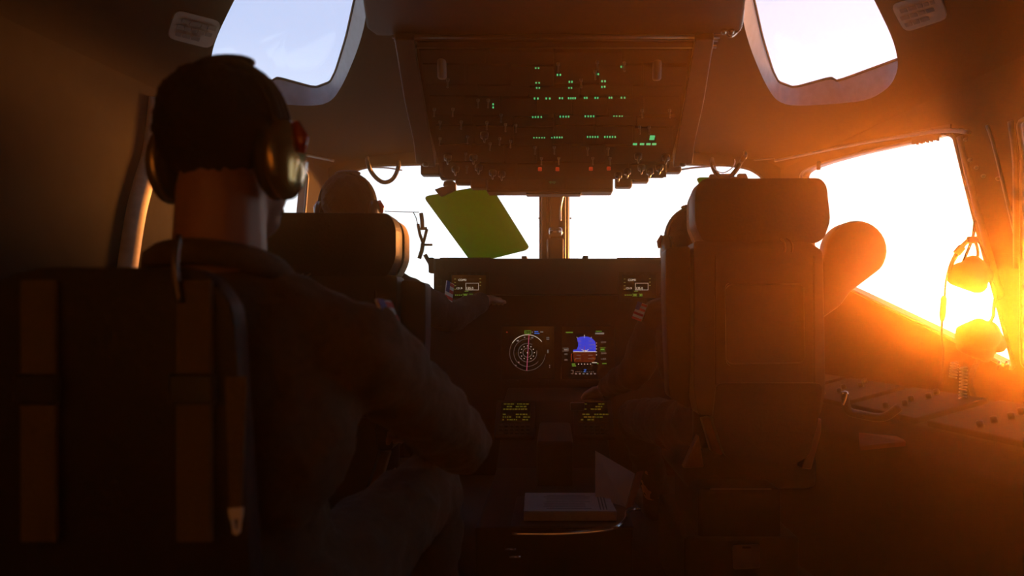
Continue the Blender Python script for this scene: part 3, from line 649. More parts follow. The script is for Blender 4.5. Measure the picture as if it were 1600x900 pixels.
# ------------------------------------------------------------------ pilot seats (built for the right hand place, mirrored for the left)
def pilot_seat(label, mirror, off):
    sg = -1 if mirror else 1; off = Vector(off)
    t = thing('pilot_seat', label, 'seat', Vector((sg * 0.6, 2.2, 0)) + Vector((off.x, off.y, 0)), 'pilot seats')
    def part(name, bm, m, par=None, smooth=False):
        for v in bm.verts: v.co = Vector((sg * v.co.x, v.co.y, v.co.z)) + off
        return obj(name, bm, m, par or t, smooth)
    d = 2.0
    hr = roundpoly([P(1096, 279, d), P(1282, 278, d), P(1292, 290, d), P(1298, 345, d), P(1288, 372, d), P(1276, 380, d), P(1100, 380, d), P(1086, 350, d), P(1086, 300, d)], 0.02, 4)
    bm = nb(); prism(bm, hr, (0, 0.09, 0), 0.012); h = part('headrest', bm, M['seat'], None, True)
    bm = nb(); cc = [Vector((p.x * 0.97 + (0.006 if mirror else 0.018), p.y, p.z * 0.94 + 0.068)) + Vector((0, 0.09, 0)) for p in hr]; prism(bm, cc, (0, 0.07, 0), 0.015); part('headrest_cushion', bm, M['tan'], h, True)
    for px in (1130, 1262):
        bm = nb(); tube(bm, [P(px, 372, d + 0.04), P(px, 400, d + 0.04)], 0.009, 8); part('headrest_post', bm, M['dull_metal'], None, True)
    for px in (1225, 1236):
        bm = nb(); tube(bm, spline([P(px - 6, 373, 1.985), P(px, 378, 1.98), P(px + 2, 386, 1.98), P(px + 1, 394, 1.985)], 4), 0.003, 6); part('cord_end', bm, M['strap'], None, True)
    back = [P(1084, 376, d), P(1262, 376, d), P(1286, 392, d), P(1290, 610, d), P(1282, 650, d), P(1092, 650, d), P(1084, 610, d)]
    bm = nb(); prism(bm, roundpoly(back, 0.012, 3), (0, 0.10, 0), 0.008); b = part('backrest', bm, M['seat_shell'])
    rec = roundpoly([P(1132, 442, d), P(1256, 440, d), P(1258, 570, d), P(1134, 572, d)], 0.02, 4)
    bm = loft([[p + Vector((0, -0.001, 0)) for p in rec], [p + Vector((0, -0.010, 0)) for p in rec], [p * 0.0 + Vector((p.x * 0.985 + 0.0085, p.y - 0.010, (p.z - 0.84) * 0.96 + 0.84)) for p in rec], [Vector((p.x * 0.975 + 0.014, p.y - 0.003, (p.z - 0.84) * 0.93 + 0.84)) for p in rec]])
    bmesh.ops.contextual_create(bm, geom=[e for e in bm.edges if e.is_boundary and sum(v.co.y for v in e.verts) / 2 > 1.9965 and sum(v.co.y for v in e.verts) / 2 < 1.9985])
    part('back_panel', bm, M['seat_shell'], b, False)
    for px in (1118, 1272):
        bm = nb(); tube(bm, [P(px, 400, 1.998), P(px, 600, 1.998)], 0.003, 6); part('seam', bm, M['seat'], b)
    # front cushion of the back, seat pan
    bm = nb(); span(bm, (0.42, 2.10, 0.46), (0.77, 2.17, 1.05), 0.03, 3); part('back_cushion', bm, M['seat'], None, True)
    bm = nb(); span(bm, (0.39, 2.10, 0.34), (0.79, 2.58, 0.45), 0.03, 3); part('seat_cushion', bm, M['seat'], None, True)
    low = roundpoly([P(1118, 598, d), P(1284, 598, d), P(1276, 660, d), P(1262, 712, d), P(1240, 724, d), P(1150, 724, d), P(1132, 712, d), P(1112, 655, d)], 0.02, 3)
    bm = nb(); prism(bm, [p + Vector((0, -0.012, 0)) for p in low], (0, 0.08, 0), 0.008); part('lower_shell', bm, M['seat'], None)
    for q in ([(1097, 654), (1110, 652), (1132, 700), (1128, 712), (1112, 706)], [(1270, 660), (1284, 654), (1284, 676), (1268, 734), (1252, 732), (1262, 705)], [(1092, 680), (1100, 730), (1068, 732), (1082, 700)]):
        bm = nb(); prism(bm, [P(x, y, 2.03) for x, y in q], (0, 0.04, 0), 0.004); part('frame_bracket', bm, M['yoke'])
    bm = nb(); span(bm, P(1092, 764, 1.98), P(1222, 846, 1.98) + Vector((0, 0.4, 0)), 0.012); base = part('seat_base', bm, M['panel'])
    bm = nb(); tube(bm, [P(1110, 764, 1.975), P(1205, 764, 1.975)], 0.0018, 6); part('base_glint', bm, M['beam'], base)  # lighter tube put where the base edge glints
    bm = nb(); span(bm, P(1070, 840, 1.97), P(1250, 970, 1.97) + Vector((0, 0.5, 0)), 0.01); b2 = part('floor_box', bm, M['panel'])
    if not mirror:
        q = roundpoly([P(1145, 852, 1.965), P(1187, 851, 1.965), P(1188, 888, 1.965), P(1146, 890, 1.965)], 0.006, 3)
        bm = nb(); prism(bm, q, (0, 0.004, 0)); pl = part('data_label', bm, M['placard'], b2)
        bm = nb(); prism(bm, [P(1160, 854, 1.9635), P(1173, 854, 1.9635), P(1173, 857, 1.9635), P(1160, 857, 1.9635)], (0, 0.001, 0)); part('label_mark', bm, M['placard_ink'], b2)
    bm = nb(); lathe(bm, (0.585, 2.25, 0.05), (0, 0, 1), [(0.10, -0.05), (0.08, 0.0), (0.075, 0.33)], 20); part('column', bm, M['dull_metal'], None, True)
    for x in (0.46, 0.71):
        bm = nb(); span(bm, (x - 0.02, 1.95, 0.0), (x + 0.02, 2.75, 0.03), 0.004); part('floor_track', bm, M['dull_metal'])
    # folded armrests: inboard upright, outboard raised paddle
    q = roundpoly([P(1040, 388, 2.03), P(1078, 384, 2.03), P(1080, 560, 2.03), P(1076, 640, 2.03), P(1046, 620, 2.03), P(1040, 470, 2.03)], 0.012, 4)
    bm = nb(); prism(bm, q, (0, 0.09, 0), 0.010); part('armrest', bm, M['seat_shell'], None, True)
    ctr = (1340, 391); cir = [(ctr[0] + 47.5 * math.cos(R(a)), ctr[1] - 47 * math.sin(R(a))) for a in range(-38, 190, 12)]
    q = [P(x, y, 2.03) for x, y in cir] + [P(1286, 408, 2.03), P(1282, 500, 2.03), P(1314, 478, 2.03), P(1331, 455, 2.03)]
    bm = nb(); prism(bm, q, (0, 0.07, 0), 0.010); part('armrest', bm, M['seat_shell'], None, True)
    for x in (0.52, 0.66):
        bm = nb(); span(bm, (x - 0.022, 2.172, 0.50), (x + 0.022, 2.176, 1.02)); part('shoulder_strap', bm, M['strap'])
    return t
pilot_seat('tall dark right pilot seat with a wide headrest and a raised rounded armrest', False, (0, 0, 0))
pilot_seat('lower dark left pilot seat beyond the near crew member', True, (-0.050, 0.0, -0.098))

# ------------------------------------------------------------------ people
def capsule(bm, p1, r1, p2, r2, n=14):
    p1, p2 = Vector(p1), Vector(p2)
    for p, r in ((p1, r1), (p2, r2)): bmesh.ops.create_icosphere(bm, subdivisions=2, radius=r, matrix=Matrix.Translation(p))
    v = p2 - p1; L_ = v.length
    if L_ > 1e-4:
        q = v.to_track_quat('Z', 'Y').to_matrix().to_4x4()
        bmesh.ops.create_cone(bm, cap_ends=True, segments=n, radius1=r1, radius2=r2, depth=L_, matrix=Matrix.Translation((p1 + p2) / 2) @ q)
def ell(bm, c, r, M3=None):
    bmesh.ops.create_icosphere(bm, subdivisions=3, radius=1.0, matrix=Matrix.Translation(Vector(c)) @ (M3.to_4x4() if M3 else Matrix()) @ Matrix.Diagonal((*r, 1)))
def blob(name, bm, vox, m, parent=None, smooth=4, folds=0.0):
    me = bpy.data.meshes.new('raw'); bm.to_mesh(me); bm.free()
    o = bpy.data.objects.new('raw', me); C.objects.link(o)
    rm = o.modifiers.new('r', 'REMESH'); rm.mode = 'VOXEL'; rm.voxel_size = vox
    s = o.modifiers.new('s', 'SMOOTH'); s.factor = 0.5; s.iterations = smooth
    if folds:
        tx = bpy.data.textures.new('folds', 'CLOUDS'); tx.noise_scale = 0.055; tx.noise_depth = 2
        dm = o.modifiers.new('d', 'DISPLACE'); dm.texture = tx; dm.strength = folds; dm.mid_level = 0.45
    dg = bpy.context.evaluated_depsgraph_get(); dg.update()
    out = bpy.data.meshes.new_from_object(o.evaluated_get(dg)); bpy.data.objects.remove(o); out.materials.clear()
    return link(name, out, m, parent, True)
def hand(bm, wrist, direc, palm_n, side):
    d = Vector(direc).normalized(); n_ = (Vector(palm_n) - d * Vector(palm_n).dot(d)).normalized(); s = d.cross(n_) * side; w = Vector(wrist)
    Mx = Matrix((d, s, n_)).transposed(); ell(bm, w + d * 0.05, (0.052, 0.042, 0.017), Mx)
    capsule(bm, w - d * 0.02, 0.026, w + d * 0.02, 0.026)
    for k, ln_ in enumerate((0.070, 0.080, 0.075, 0.058)):
        b = w + d * 0.088 + s * (-0.030 + 0.020 * k); m1 = b + d * ln_ * 0.5 + n_ * 0.008; e_ = m1 + d * ln_ * 0.36 + n_ * 0.026
        capsule(bm, b - d * 0.02, 0.0095, m1, 0.0088, 8); capsule(bm, m1, 0.0088, e_, 0.0075, 8)
    b = w + d * 0.03 - s * 0.036; m1 = b + d * 0.030 - s * 0.026 + n_ * 0.010; capsule(bm, b, 0.014, m1, 0.010, 8); capsule(bm, m1, 0.010, m1 + d * 0.030 + n_ * 0.008, 0.009, 8)
def head_axes(yaw, pitch=0.0, roll=0.0): return Matrix.Rotation(R(-yaw), 3, 'Z') @ Matrix.Rotation(R(pitch), 3, 'X') @ Matrix.Rotation(R(roll), 3, 'Y')
def person(label, J, yaw, suit, vox=0.0055, pitch=0.0, hair_low=-0.02):
    H = Vector(J['head']); A = head_axes(yaw, pitch); hs = J.get('hs', 1.0); at = lambda x, y, z: H + A @ Vector((x, y, z)) * hs
    nk, pe = Vector(J['neck']), Vector(J['pelvis']); ch = nk.lerp(pe, 0.38)
    bm = nb()
    ell(bm, at(0, -0.012, 0.035), tuple(k * hs for k in (0.076, 0.096, 0.085)), A); ell(bm, at(0, 0.035, -0.03), tuple(k * hs for k in (0.062, 0.062, 0.078)), A); ell(bm, at(0, 0.052, -0.085), (0.038, 0.038, 0.030), A)
    capsule(bm, at(0, 0.095, 0.012), 0.010, at(0, 0.112, -0.022), 0.015, 8); capsule(bm, at(-0.018, 0.088, -0.058), 0.008, at(0.018, 0.088, -0.058), 0.008, 8)
    for s in (-1, 1): ell(bm, at(0.078 * s, -0.005, -0.005), (0.010, 0.020, 0.032), A)
    capsule(bm, at(0, -0.02, -0.05), 0.056, nk, 0.062)
    ell(bm, ch, (0.165, 0.11, 0.20)); capsule(bm, nk.lerp(ch, 0.3), 0.09, pe, 0.125); ell(bm, pe, (0.17, 0.13, 0.11))
    sb = nb()
    ell(sb, ch, (0.185, 0.130, 0.215)); capsule(sb, nk.lerp(ch, 0.35), 0.105, pe, 0.142); ell(sb, pe, (0.19, 0.15, 0.125))
    for sd, s in (('R', 1), ('L', -1)):
        sh, el, wr = Vector(J['sh' + sd]), Vector(J['el' + sd]), Vector(J['wr' + sd])
        hp = pe + Vector((0.09 * s, 0, -0.01)); kn, an = Vector(J['kn' + sd]), Vector(J['an' + sd]); toe = an + Vector((0.02 * s, 0.19, -0.035))
        capsule(bm, nk, 0.055, sh, 0.055); capsule(bm, sh, 0.052, el, 0.040); capsule(bm, el, 0.040, wr, 0.027)
        hand(bm, wr, J.get('hd' + sd, (wr - el)), J.get('hn' + sd, (0, 0, -1)), s)
        capsule(bm, hp, 0.082, kn, 0.058); capsule(bm, kn, 0.058, an, 0.040); capsule(bm, an, 0.042, toe, 0.034)
        capsule(sb, nk - Vector((0, 0, 0.02)), 0.066, sh, 0.070); capsule(sb, sh, 0.070, el, 0.058); capsule(sb, el, 0.058, el.lerp(wr, 0.93), 0.040)
        capsule(sb, hp, 0.100, kn, 0.074); capsule(sb, kn, 0.074, an + Vector((0, 0, 0.04)), 0.056)
    body = blob('person', bm, vox, M['skin']); tag(body, label, 'person')
    blob('flight_suit', sb, 0.009, suit, body, 4, 0.022)
    for sd in 'RL':
        an = Vector(J['an' + sd]); toe = an + Vector((0.02 * (1 if sd == 'R' else -1), 0.19, -0.035)); bb = nb()
        capsule(bb, an + Vector((0, 0, 0.05)), 0.055, an, 0.056); capsule(bb, an + Vector((0, -0.01, -0.03)), 0.055, toe, 0.048); blob('boot', bb, 0.009, M['black'], body, 3)
    # collar: a rolled ring round the neck
    bm = nb(); ax = (H - nk).normalized(); a, b = frame_of(ax); ring = [nk + ax * (0.012 - 0.018 * math.cos(2 * math.pi * i / 28 - 0.3)) + (a * math.cos(2 * math.pi * i / 28) + b * math.sin(2 * math.pi * i / 28)) * 0.080 for i in range(28)]
    tube(bm, ring, 0.017, 8, True); obj('collar', bm, suit, body, True)
    # hair cap
    bm = nb(); bmesh.ops.create_icosphere(bm, subdivisions=5, radius=1.0)
    bmesh.ops.delete(bm, geom=[v for v in bm.verts if v.co.z < hair_low / 0.085 - 0.35 + (1.0 * max(0, v.co.y + 0.15)) - 0.55 * max(0, -v.co.y)], context='VERTS')
    for v in bm.verts:
        k = 1 + 0.030 * math.sin(v.co.x * 31 + v.co.y * 17 + H.x * 9) * math.sin(v.co.z * 27) + 0.03 * math.sin(v.co.x * 9 + H.x * 20) * math.sin(v.co.z * 7 + v.co.y * 8)
        v.co = at(v.co.x * 0.0825 * k, -0.012 + v.co.y * 0.1025 * k, 0.036 + v.co.z * 0.092 * k)
    ob = obj('hair', bm, M['hair'], body, True); so_ = ob.modifiers.new('s', 'SOLIDIFY'); so_.thickness = 0.008; so_.offset = -1
    for s in (-1, 1):
        bm = nb(); bmesh.ops.create_icosphere(bm, subdivisions=2, radius=0.0115, matrix=Matrix.Translation(at(0.031 * s, 0.083, 0.008))); obj('eye', bm, M['eye'], body, True)
        bm = nb(); tube(bm, [at(0.014 * s, 0.094, 0.028), at(0.031 * s, 0.094, 0.033), at(0.048 * s, 0.082, 0.028)], 0.004, 6); obj('eyebrow', bm, M['hair'], body, True)
    return body, at, A
def headset(label, at, A, H, mcup, mband, cup=1.0, boom=True):
    t = thing('headset', label, 'headset', H)
    pts = [at(0.094 * math.sin(R(a)), -0.012, 0.024 + 0.108 * math.cos(R(a)) * (1 if abs(a) < 90 else 1)) for a in range(-95, 96, 10)]
    bm = nb()
    for off_ in (-0.011, 0.0, 0.011): tube(bm, [p + A @ Vector((0, off_, 0)) for p in pts], 0.006, 8)
    obj('headband', bm, mband, t, True)
    bm = nb(); ell(bm, at(0, -0.012, 0.132), (0.045, 0.02, 0.011), A); obj('band_pad', bm, mband, t, True)
    for s in (-1, 1):
        ax = A @ Vector((s, 0.0, 0.0)); c = at(0.068 * s, -0.008, -0.010)
        bm = nb(); lathe(bm, c, ax, [(0.036, 0), (0.042, 0.008), (0.036, 0.018)], 24)
        for v in bm.verts: q = v.co - c; v.co = c + q + (A @ Vector((0, 0, 1))) * (q.dot(A @ Vector((0, 0, 1))) * 0.30)
        obj('ear_cushion', bm, M['black'], t, True)
        bm = nb(); lathe(bm, c + ax * 0.016, ax, [(0.038, 0), (0.041, 0.005), (0.040, 0.014), (0.034, 0.021), (0.020, 0.026), (0.001, 0.028)], 28)
        for v in bm.verts: q = v.co - c; v.co = c + q + (A @ Vector((0, 0, 1))) * (q.dot(A @ Vector((0, 0, 1))) * 0.34)
        e_ = obj('ear_cup', bm, mcup, t, True)
        bm = nb(); tube(bm, [c + ax * 0.038 + A @ Vector((0, 0.004, 0.05)), c + ax * 0.046 + A @ Vector((0, 0.006, 0.028)), c + ax * 0.048 + A @ Vector((0, 0.004, 0.008))], [0.005, 0.010, 0.004], 8); obj('cup_badge', bm, M['red_gloss'], e_, True)
    if boom:
        bm = nb(); tube(bm, spline([at(-0.10, 0.0, -0.03), at(-0.10, 0.05, -0.055), at(-0.06, 0.105, -0.066), at(-0.02, 0.118, -0.062)], 5), 0.003, 6); bo = obj('boom', bm, M['black'], t, True)
        bm = nb(); ell(bm, at(-0.008, 0.120, -0.062), (0.016, 0.010, 0.010), A); obj('microphone', bm, M['black'], bo, True)
    return t
def patch(name, c, n_, up_, w, h, parent, stripes=True):
    n_ = Vector(n_).normalized(); up_ = (Vector(up_) - n_ * Vector(up_).dot(n_)).normalized(); r_ = up_.cross(n_)
    q = lambda a, b, l: c + r_ * a * w + up_ * b * h + n_ * l
    o = obj(name, prism(nb(), [q(-.5, -.5, 0), q(.5, -.5, 0), q(.5, .5, 0), q(-.5, .5, 0)], n_ * 0.003), M['white_cloth'], parent)
    for i in range(4):
        b0 = -.5 + i * 0.28; obj('stripe', prism(nb(), [q(-.5, b0, .003), q(.5, b0, .003), q(.5, b0 + .13, .003), q(-.5, b0 + .13, .003)], n_ * 0.0008), M['red_cloth'], o)
    obj('canton', prism(nb(), [q(-.5, .05, .004), q(-.05, .05, .004), q(-.05, .5, .004), q(-.5, .5, .004)], n_ * 0.0008), M['blue_cloth'], o)
    return o
# near crew member, seen from behind at the left
JN = dict(hs=0.94, head=(-0.446, 0.97, 1.075), neck=(-0.458, 0.965, 0.905), pelvis=(-0.47, 1.05, 0.43), shR=(-0.278, 1.03, 0.800), elR=(-0.175, 1.34, 0.615), wrR=(-0.30, 1.56, 0.60),
          shL=(-0.64, 0.99, 0.815), elL=(-0.74, 1.26, 0.62), wrL=(-0.62, 1.50, 0.60), knR=(-0.27, 1.50, 0.49), knL=(-0.66, 1.48, 0.49), anR=(-0.27, 1.56, 0.10), anL=(-0.66, 1.54, 0.10))
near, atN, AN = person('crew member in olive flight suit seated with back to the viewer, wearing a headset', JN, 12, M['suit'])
headset('shiny olive headset worn by the near seated crew member', atN, AN, Vector(JN['head']), M['cup'], M['black'])
patch('shoulder_patch', P(612, 506, 1.035), (0.85, -0.15, 0.40), (-0.35, 0.1, 0.8), 0.05, 0.075, near)
# left pilot
JL = dict(head=(-0.700, 2.40, 1.215), neck=(-0.70, 2.38, 1.03), pelvis=(-0.69, 2.34, 0.50), shR=(-0.52, 2.40, 0.94), elR=(-0.385, 2.62, 0.86), wrR=(-0.285, 2.80, 0.925), hdR=(0.25, 0.9, 0.15),
          shL=(-0.88, 2.40, 0.94), elL=(-0.92, 2.58, 0.72), wrL=(-0.80, 2.78, 0.70), knR=(-0.55, 2.80, 0.52), knL=(-0.82, 2.80, 0.52), anR=(-0.54, 2.92, 0.10), anL=(-0.82, 2.92, 0.10))
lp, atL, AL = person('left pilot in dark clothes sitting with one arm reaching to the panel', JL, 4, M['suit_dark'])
headset('black headset on the left pilot above the seat back', atL, AL, Vector(JL['head']), M['black_gloss'], M['black'])
patch('sleeve_patch', P(701, 460, 2.56), (0.75, -0.6, 0.3), (0.15, 0.3, 0.8), 0.035, 0.10, lp)
# right pilot
JR = dict(head=(0.462, 2.34, 1.090), neck=(0.49, 2.33, 0.915), pelvis=(0.57, 2.32, 0.50), shR=(0.68, 2.36, 0.86), elR=(0.78, 2.5, 0.66), wrR=(0.72, 2.72, 0.62),
          shL=(0.36, 2.39, 0.86), elL=(0.285, 2.52, 0.66), wrL=(0.20, 2.72, 0.59), knR=(0.70, 2.78, 0.50), knL=(0.32, 2.74, 0.47), anR=(0.66, 2.92, 0.10), anL=(0.42, 2.92, 0.10))
rp, atR, AR = person('right pilot in dark clothes mostly hidden behind the tall seat back', JR, -4, M['suit_dark'])
headset('black headset on the right pilot beside the headrest', atR, AR, Vector(JR['head']), M['black_gloss'], M['black'])
patch('sleeve_patch', P(1000, 487, 2.36), (-0.6, -0.75, 0.2), (0.2, -0.2, 0.9), 0.040, 0.06, rp)

# ------------------------------------------------------------------ observer seat of the near crew member
ob = thing('observer_seat', 'dark fabric observer seat with harness straps under the near crew member', 'seat', (-0.47, 0.95, 0))
bk = roundpoly([Vector((-0.66, 0.80, 0.88)), Vector((-0.60, 0.80, 0.91)), Vector((-0.40, 0.80, 0.91)), Vector((-0.365, 0.80, 0.87)), Vector((-0.345, 0.82, 0.42)), Vector((-0.66, 0.82, 0.42))], 0.03, 4)
obj('backrest', prism(nb(), bk, (0, 0.035, 0), 0.010), M['seat'], ob, True)
obj('seat_cushion', span(nb(), (-0.70, 0.84, 0.24), (-0.26, 1.36, 0.33), 0.03, 3), M['seat'], ob, True)
obj('seat_box', span(nb(), (-0.66, 0.90, 0.0), (-0.30, 1.28, 0.24), 0.01), M['panel'], ob)
for x0, x1 in ((-0.425, -0.385), (-0.60, -0.56)):
    bm = nb(); span(bm, (x0, 0.790, 0.60), (x1, 0.797, 0.895), 0.0015, 1); st = obj('harness_strap', bm, M['strap'], ob)
    bm = nb(); span(bm, (x0 - 0.006, 0.784, 0.755), (x1 + 0.006, 0.793, 0.790), 0.003, 1); obj('strap_slide', bm, M['black_gloss'], st)
bm = nb(); tube(bm, spline([(-0.424, 0.794, 0.945), (-0.422, 0.784, 0.91), (-0.418, 0.786, 0.87)], 5), [0.004] * 11, 8); obj('strap_highlight', bm, M['dull_metal'], ob, True)  # tube added to draw the upright highlight on the strap
tail = thing('strap_tail', 'loose strap tail with a metal buckle tongue hanging behind the observer seat', 'strap', P(366, 800, 0.775))
bm = nb(); prism(bm, [P(352, 590, 0.775), P(386, 588, 0.775), P(377, 795, 0.775), P(358, 797, 0.775)], (0, 0.003, 0)); obj('webbing', bm, M['strap'], tail)
q = [(356, 795), (380, 793), (379, 806), (376, 818), (375, 832), (369, 837), (363, 833), (362, 820), (358, 808)]
ring_o = [P(x, y, 0.772) for x, y in q]; ring_i = [P(*r_, 0.772) for r_ in [(365, 812), (372, 811), (372, 814), (371, 819), (371, 826), (369, 829), (367, 827), (366, 820), (365, 815)]]
bm = loft([ring_o, ring_i, [p + Vector((0, 0.002, 0)) for p in ring_i], [p + Vector((0, 0.002, 0)) for p in ring_o], ring_o]); obj('buckle_tongue', bm, M['white_cloth'], tail)  # white colour stands in for light on the metal tongue

# ------------------------------------------------------------------ sun visors, compass, combiner, hoses
def visor(label, pts, dtop, dbot, brk):
    ys = [p[1] for p in pts]; y0, y1 = min(ys), max(ys)
    lp = [tuple(v) for v in roundpoly([Vector(p) for p in pts], 9, 4)]
    w = [P(x, y, dtop + (dbot - dtop) * (y - y0) / (y1 - y0)) for x, y in lp]
    t = thing('sun_visor', label, 'sun visor', w[0], 'tinted sun visors')
    obj('tinted_panel', prism(nb(), w, (0, 0.004, 0)), M['visor'], t)
    for q in brk:
        bm = nb(); prism(bm, [P(x, y, dtop - 0.01) for x, y in q], (0, 0.025, 0), 0.002); obj('clamp', bm, M['black'], t)
    return t
visor('large translucent green sun visor hanging in the left windshield', [(661, 307), (762, 289), (772, 298), (827, 386), (822, 391), (738, 412)], 3.02, 3.30,
      [[(679, 296), (690, 292), (712, 288), (712, 296), (690, 307), (686, 305)], [(692, 290), (694, 283), (706, 281), (712, 286), (712, 290)]])
visor('green sun visor corner peeking out beside the right headrest', [(1086, 277), (1150, 277), (1178, 330), (1165, 372), (1132, 372), (1104, 304)], 2.78, 2.86,
      [[(1110, 272), (1146, 271), (1150, 281), (1108, 281)], [(1154, 271), (1166, 271), (1170, 281), (1152, 281)], [(1146, 276), (1158, 276), (1158, 280), (1146, 280)]])
cm = thing('standby_compass', 'black standby compass fixed to the central windshield post', 'compass', P(867, 403, 3.36))
obj('housing', span(nb(), P(855.5, 372, 3.36), P(880.5, 406, 3.36) + Vector((0, 0.08, 0)), 0.008), M['black'], cm)
for x in (855.2, 880.8):
    bm = nb(); tube(bm, [P(x, 374, 3.362), P(x, 403, 3.362)], 0.0022, 6); obj('edge_strip', bm, M['metal'], cm, True)
bm = nb(); c = P(868, 362, 3.38); lathe(bm, c - Vector((0.032, 0, 0)), (1, 0, 0), [(0.014, 0), (0.022, 0.006), (0.022, 0.058), (0.014, 0.064)], 18); obj('metal_cap', bm, M['metal'], cm, True)
for x in (861.5, 871):
    bm = nb(); lathe(bm, P(x, 362, 3.358), (0, -1, 0), [(0.006, 0), (0.006, 0.006), (0.001, 0.008)], 10); obj('adjuster', bm, M['black'], cm, True)
obj('stem', prism(nb(), [P(858, 300, 3.37), P(878, 300, 3.37), P(874, 330, 3.37), P(874, 356, 3.37), P(861, 356, 3.37), P(861, 330, 3.37)], (0, 0.06, 0), 0.003), M['black'], cm)
bm = nb(); tube(bm, spline([P(881, 300, 3.36), P(879, 308, 3.36), P(876, 325, 3.36), P(876, 345, 3.36)], 5), 0.004, 8); obj('conduit', bm, M['metal'], cm, True)
for x in (842.5, 891.5):
    bm = nb(); lathe(bm, P(x, 341, 3.43), (0, -1, 0), [(0.004, -0.006), (0.004, 0.004), (0.001, 0.006)], 10); tag(obj('sight_knob', bm, M['black'], None, True), 'tiny knob on the %s edge of the central windshield post' % ('left' if x < 866 else 'right'), 'knob')
hc = thing('head_up_combiner', 'thin glass head-up display combiner on black arms before the left pilot', 'display', P(655, 405, 2.78))
D = 2.78
gp = roundpoly([P(604, 331, D), P(656, 332, D), P(664, 356, D), P(668, 400, D), P(604, 400, D)], 0.02, 4)
obj('combiner_glass', prism(nb(), gp, (0, 0.004, 0)), M['hud'], hc)
bm = nb(); tube(bm, [P(601, 330, D), P(630, 331, D), P(655, 331.5, D)], 0.0016, 6); obj('glass_edge', bm, M['dull_metal'], hc, True)
for pts, r in (([(658, 333), (659.5, 345), (660, 358)], 0.008), ([(653, 350), (656, 366), (661, 380)], 0.006), ([(667, 358), (664, 370), (660, 384)], 0.006), ([(657, 357), (667, 357)], 0.006), ([(662, 382.5), (675.5, 382.5)], 0.0045), ([(661, 380), (659, 392), (655, 404)], 0.008), ([(664, 398), (672, 412), (674, 425)], 0.008), ([(646, 332), (650, 340), (653, 352)], 0.0016)):
    bm = nb(); tube(bm, [P(x, y, D - 0.01) for x, y in pts], r, 8); obj('arm_link', bm, M['black'], hc, True)
bm = nb(); box(bm, P(675, 415, D), (0.02, 0.05, 0.06), None, 0.004); obj('mount', bm, M['black'], hc)
def hose(label, pts, d, r, m=M['black']):
    q = [P(x, y, d) if d else S(*hit(x, y)) for x, y in pts]
    if d: q = [S(*hit(pts[0][0], pts[0][1] - 6))] + q + [S(*hit(pts[-1][0], pts[-1][1] - 6))]
    bm = nb(); tube(bm, spline(q, 6), r, 8); return tag(obj('hose_loop' if d else 'edge_pipe', bm, m, None, True), label, 'hose' if d else 'pipe')
hose('black hose loop hanging under the ceiling above the left pilot', [(574, 252), (580, 268), (590, 280), (601, 285), (612, 281), (619, 271), (623, 258)], 2.85, 0.0085)
hose('black hose loop hanging above the right headrest', [(1113, 254), (1117, 268), (1127, 277), (1140, 276), (1150, 266), (1157, 254), (1164, 244)], 2.55, 0.0085)
hose('thin white cable loop hanging above the right headrest', [(1114, 258), (1119, 266), (1130, 270), (1142, 264), (1148, 255)], 2.52, 0.002, M['white_cloth'])
hose('thin curved pipe at the top corner of the left windshield', [(536, 272), (541, 266), (552, 262), (600, 262), (628, 266)], 0, 0.004, M['beam'])
hose('long bright edge pipe under the ceiling right of the overhead panel', [(1058, 266), (1085, 262), (1130, 258), (1160, 252), (1210, 247)], 0, 0.005, M['beam'])
bm = nb(); tube(bm, [P(1279, 252, 2.95), P(1279, 265, 2.95)], 0.009, 8); tag(obj('shade_knob', bm, M['black'], None, True), 'small dark knob hanging at the front top of the right side window', 'knob')

# ------------------------------------------------------------------ masks hanging by the right side window
D = 2.02
mk = thing('oxygen_mask', 'dark oxygen mask hanging from straps in front of the right side window', 'oxygen mask', P(1523, 345, D))
bm = nb(); c = P(1514, 430, D)
ell(bm, P(1512, 428, D), (0.052, 0.04, 0.036), Matrix.Rotation(R(10), 3, 'Y')); capsule(bm, P(1490, 436, D), 0.018, P(1528, 445, D), 0.026); capsule(bm, P(1520, 412, D), 0.026, P(1540, 430, D), 0.022); capsule(bm, P(1486, 432, D), 0.011, P(1500, 420, D), 0.02)
blob('facepiece', bm, 0.006, M['black'], mk, 3)
for pts in ([(1523, 345), (1522, 358), (1519, 372), (1506, 384), (1490, 408), (1484, 424)], [(1520, 372), (1512, 392), (1504, 412)], [(1522, 372), (1528, 392), (1526, 408)], [(1524, 370), (1536, 388), (1543, 408), (1545, 425)]):
    bm = nb(); tube(bm, spline([P(x, y, D) for x, y in pts], 5), 0.0042, 6); obj('strap', bm, M['black'], mk, True)
bm = nb(); box(bm, P(1519, 375, D), (0.028, 0.012, 0.02), None, 0.003); obj('strap_buckle', bm, M['black'], mk)
bm = nb(); box(bm, P(1499, 391, D), (0.02, 0.014, 0.028), Matrix.Rotation(R(40), 3, 'Y'), 0.003); obj('strap_buckle', bm, M['black'], mk)
bm = nb(); tube(bm, spline([P(x, y, D) for x, y in [(1514, 372), (1498, 388), (1485, 412), (1478, 440), (1476, 464)]], 6), 0.0028, 6); hs = obj('cable', bm, M['black'], mk, True)
bm = nb(); lathe(bm, P(1475, 462, D), (P(1472, 502, D) - P(1475, 462, D)), [(0.004, 0), (0.008, 0.008), (0.0085, 0.055), (0.006, 0.07), (0.003, 0.074)], 10); obj('connector', bm, M['black'], hs, True)
bm = nb(); tube(bm, spline([P(x, y, D) for x, y in [(1472, 500), (1471, 530), (1474, 552), (1470, 600)]], 6), 0.0032, 6); obj('cable_tail', bm, M['black'], hs, True)
m2 = thing('breathing_mask', 'larger dark mask bag hanging below the oxygen mask at the window corner', 'mask', P(1530, 500, D))
bm = nb(); D2 = 1.97
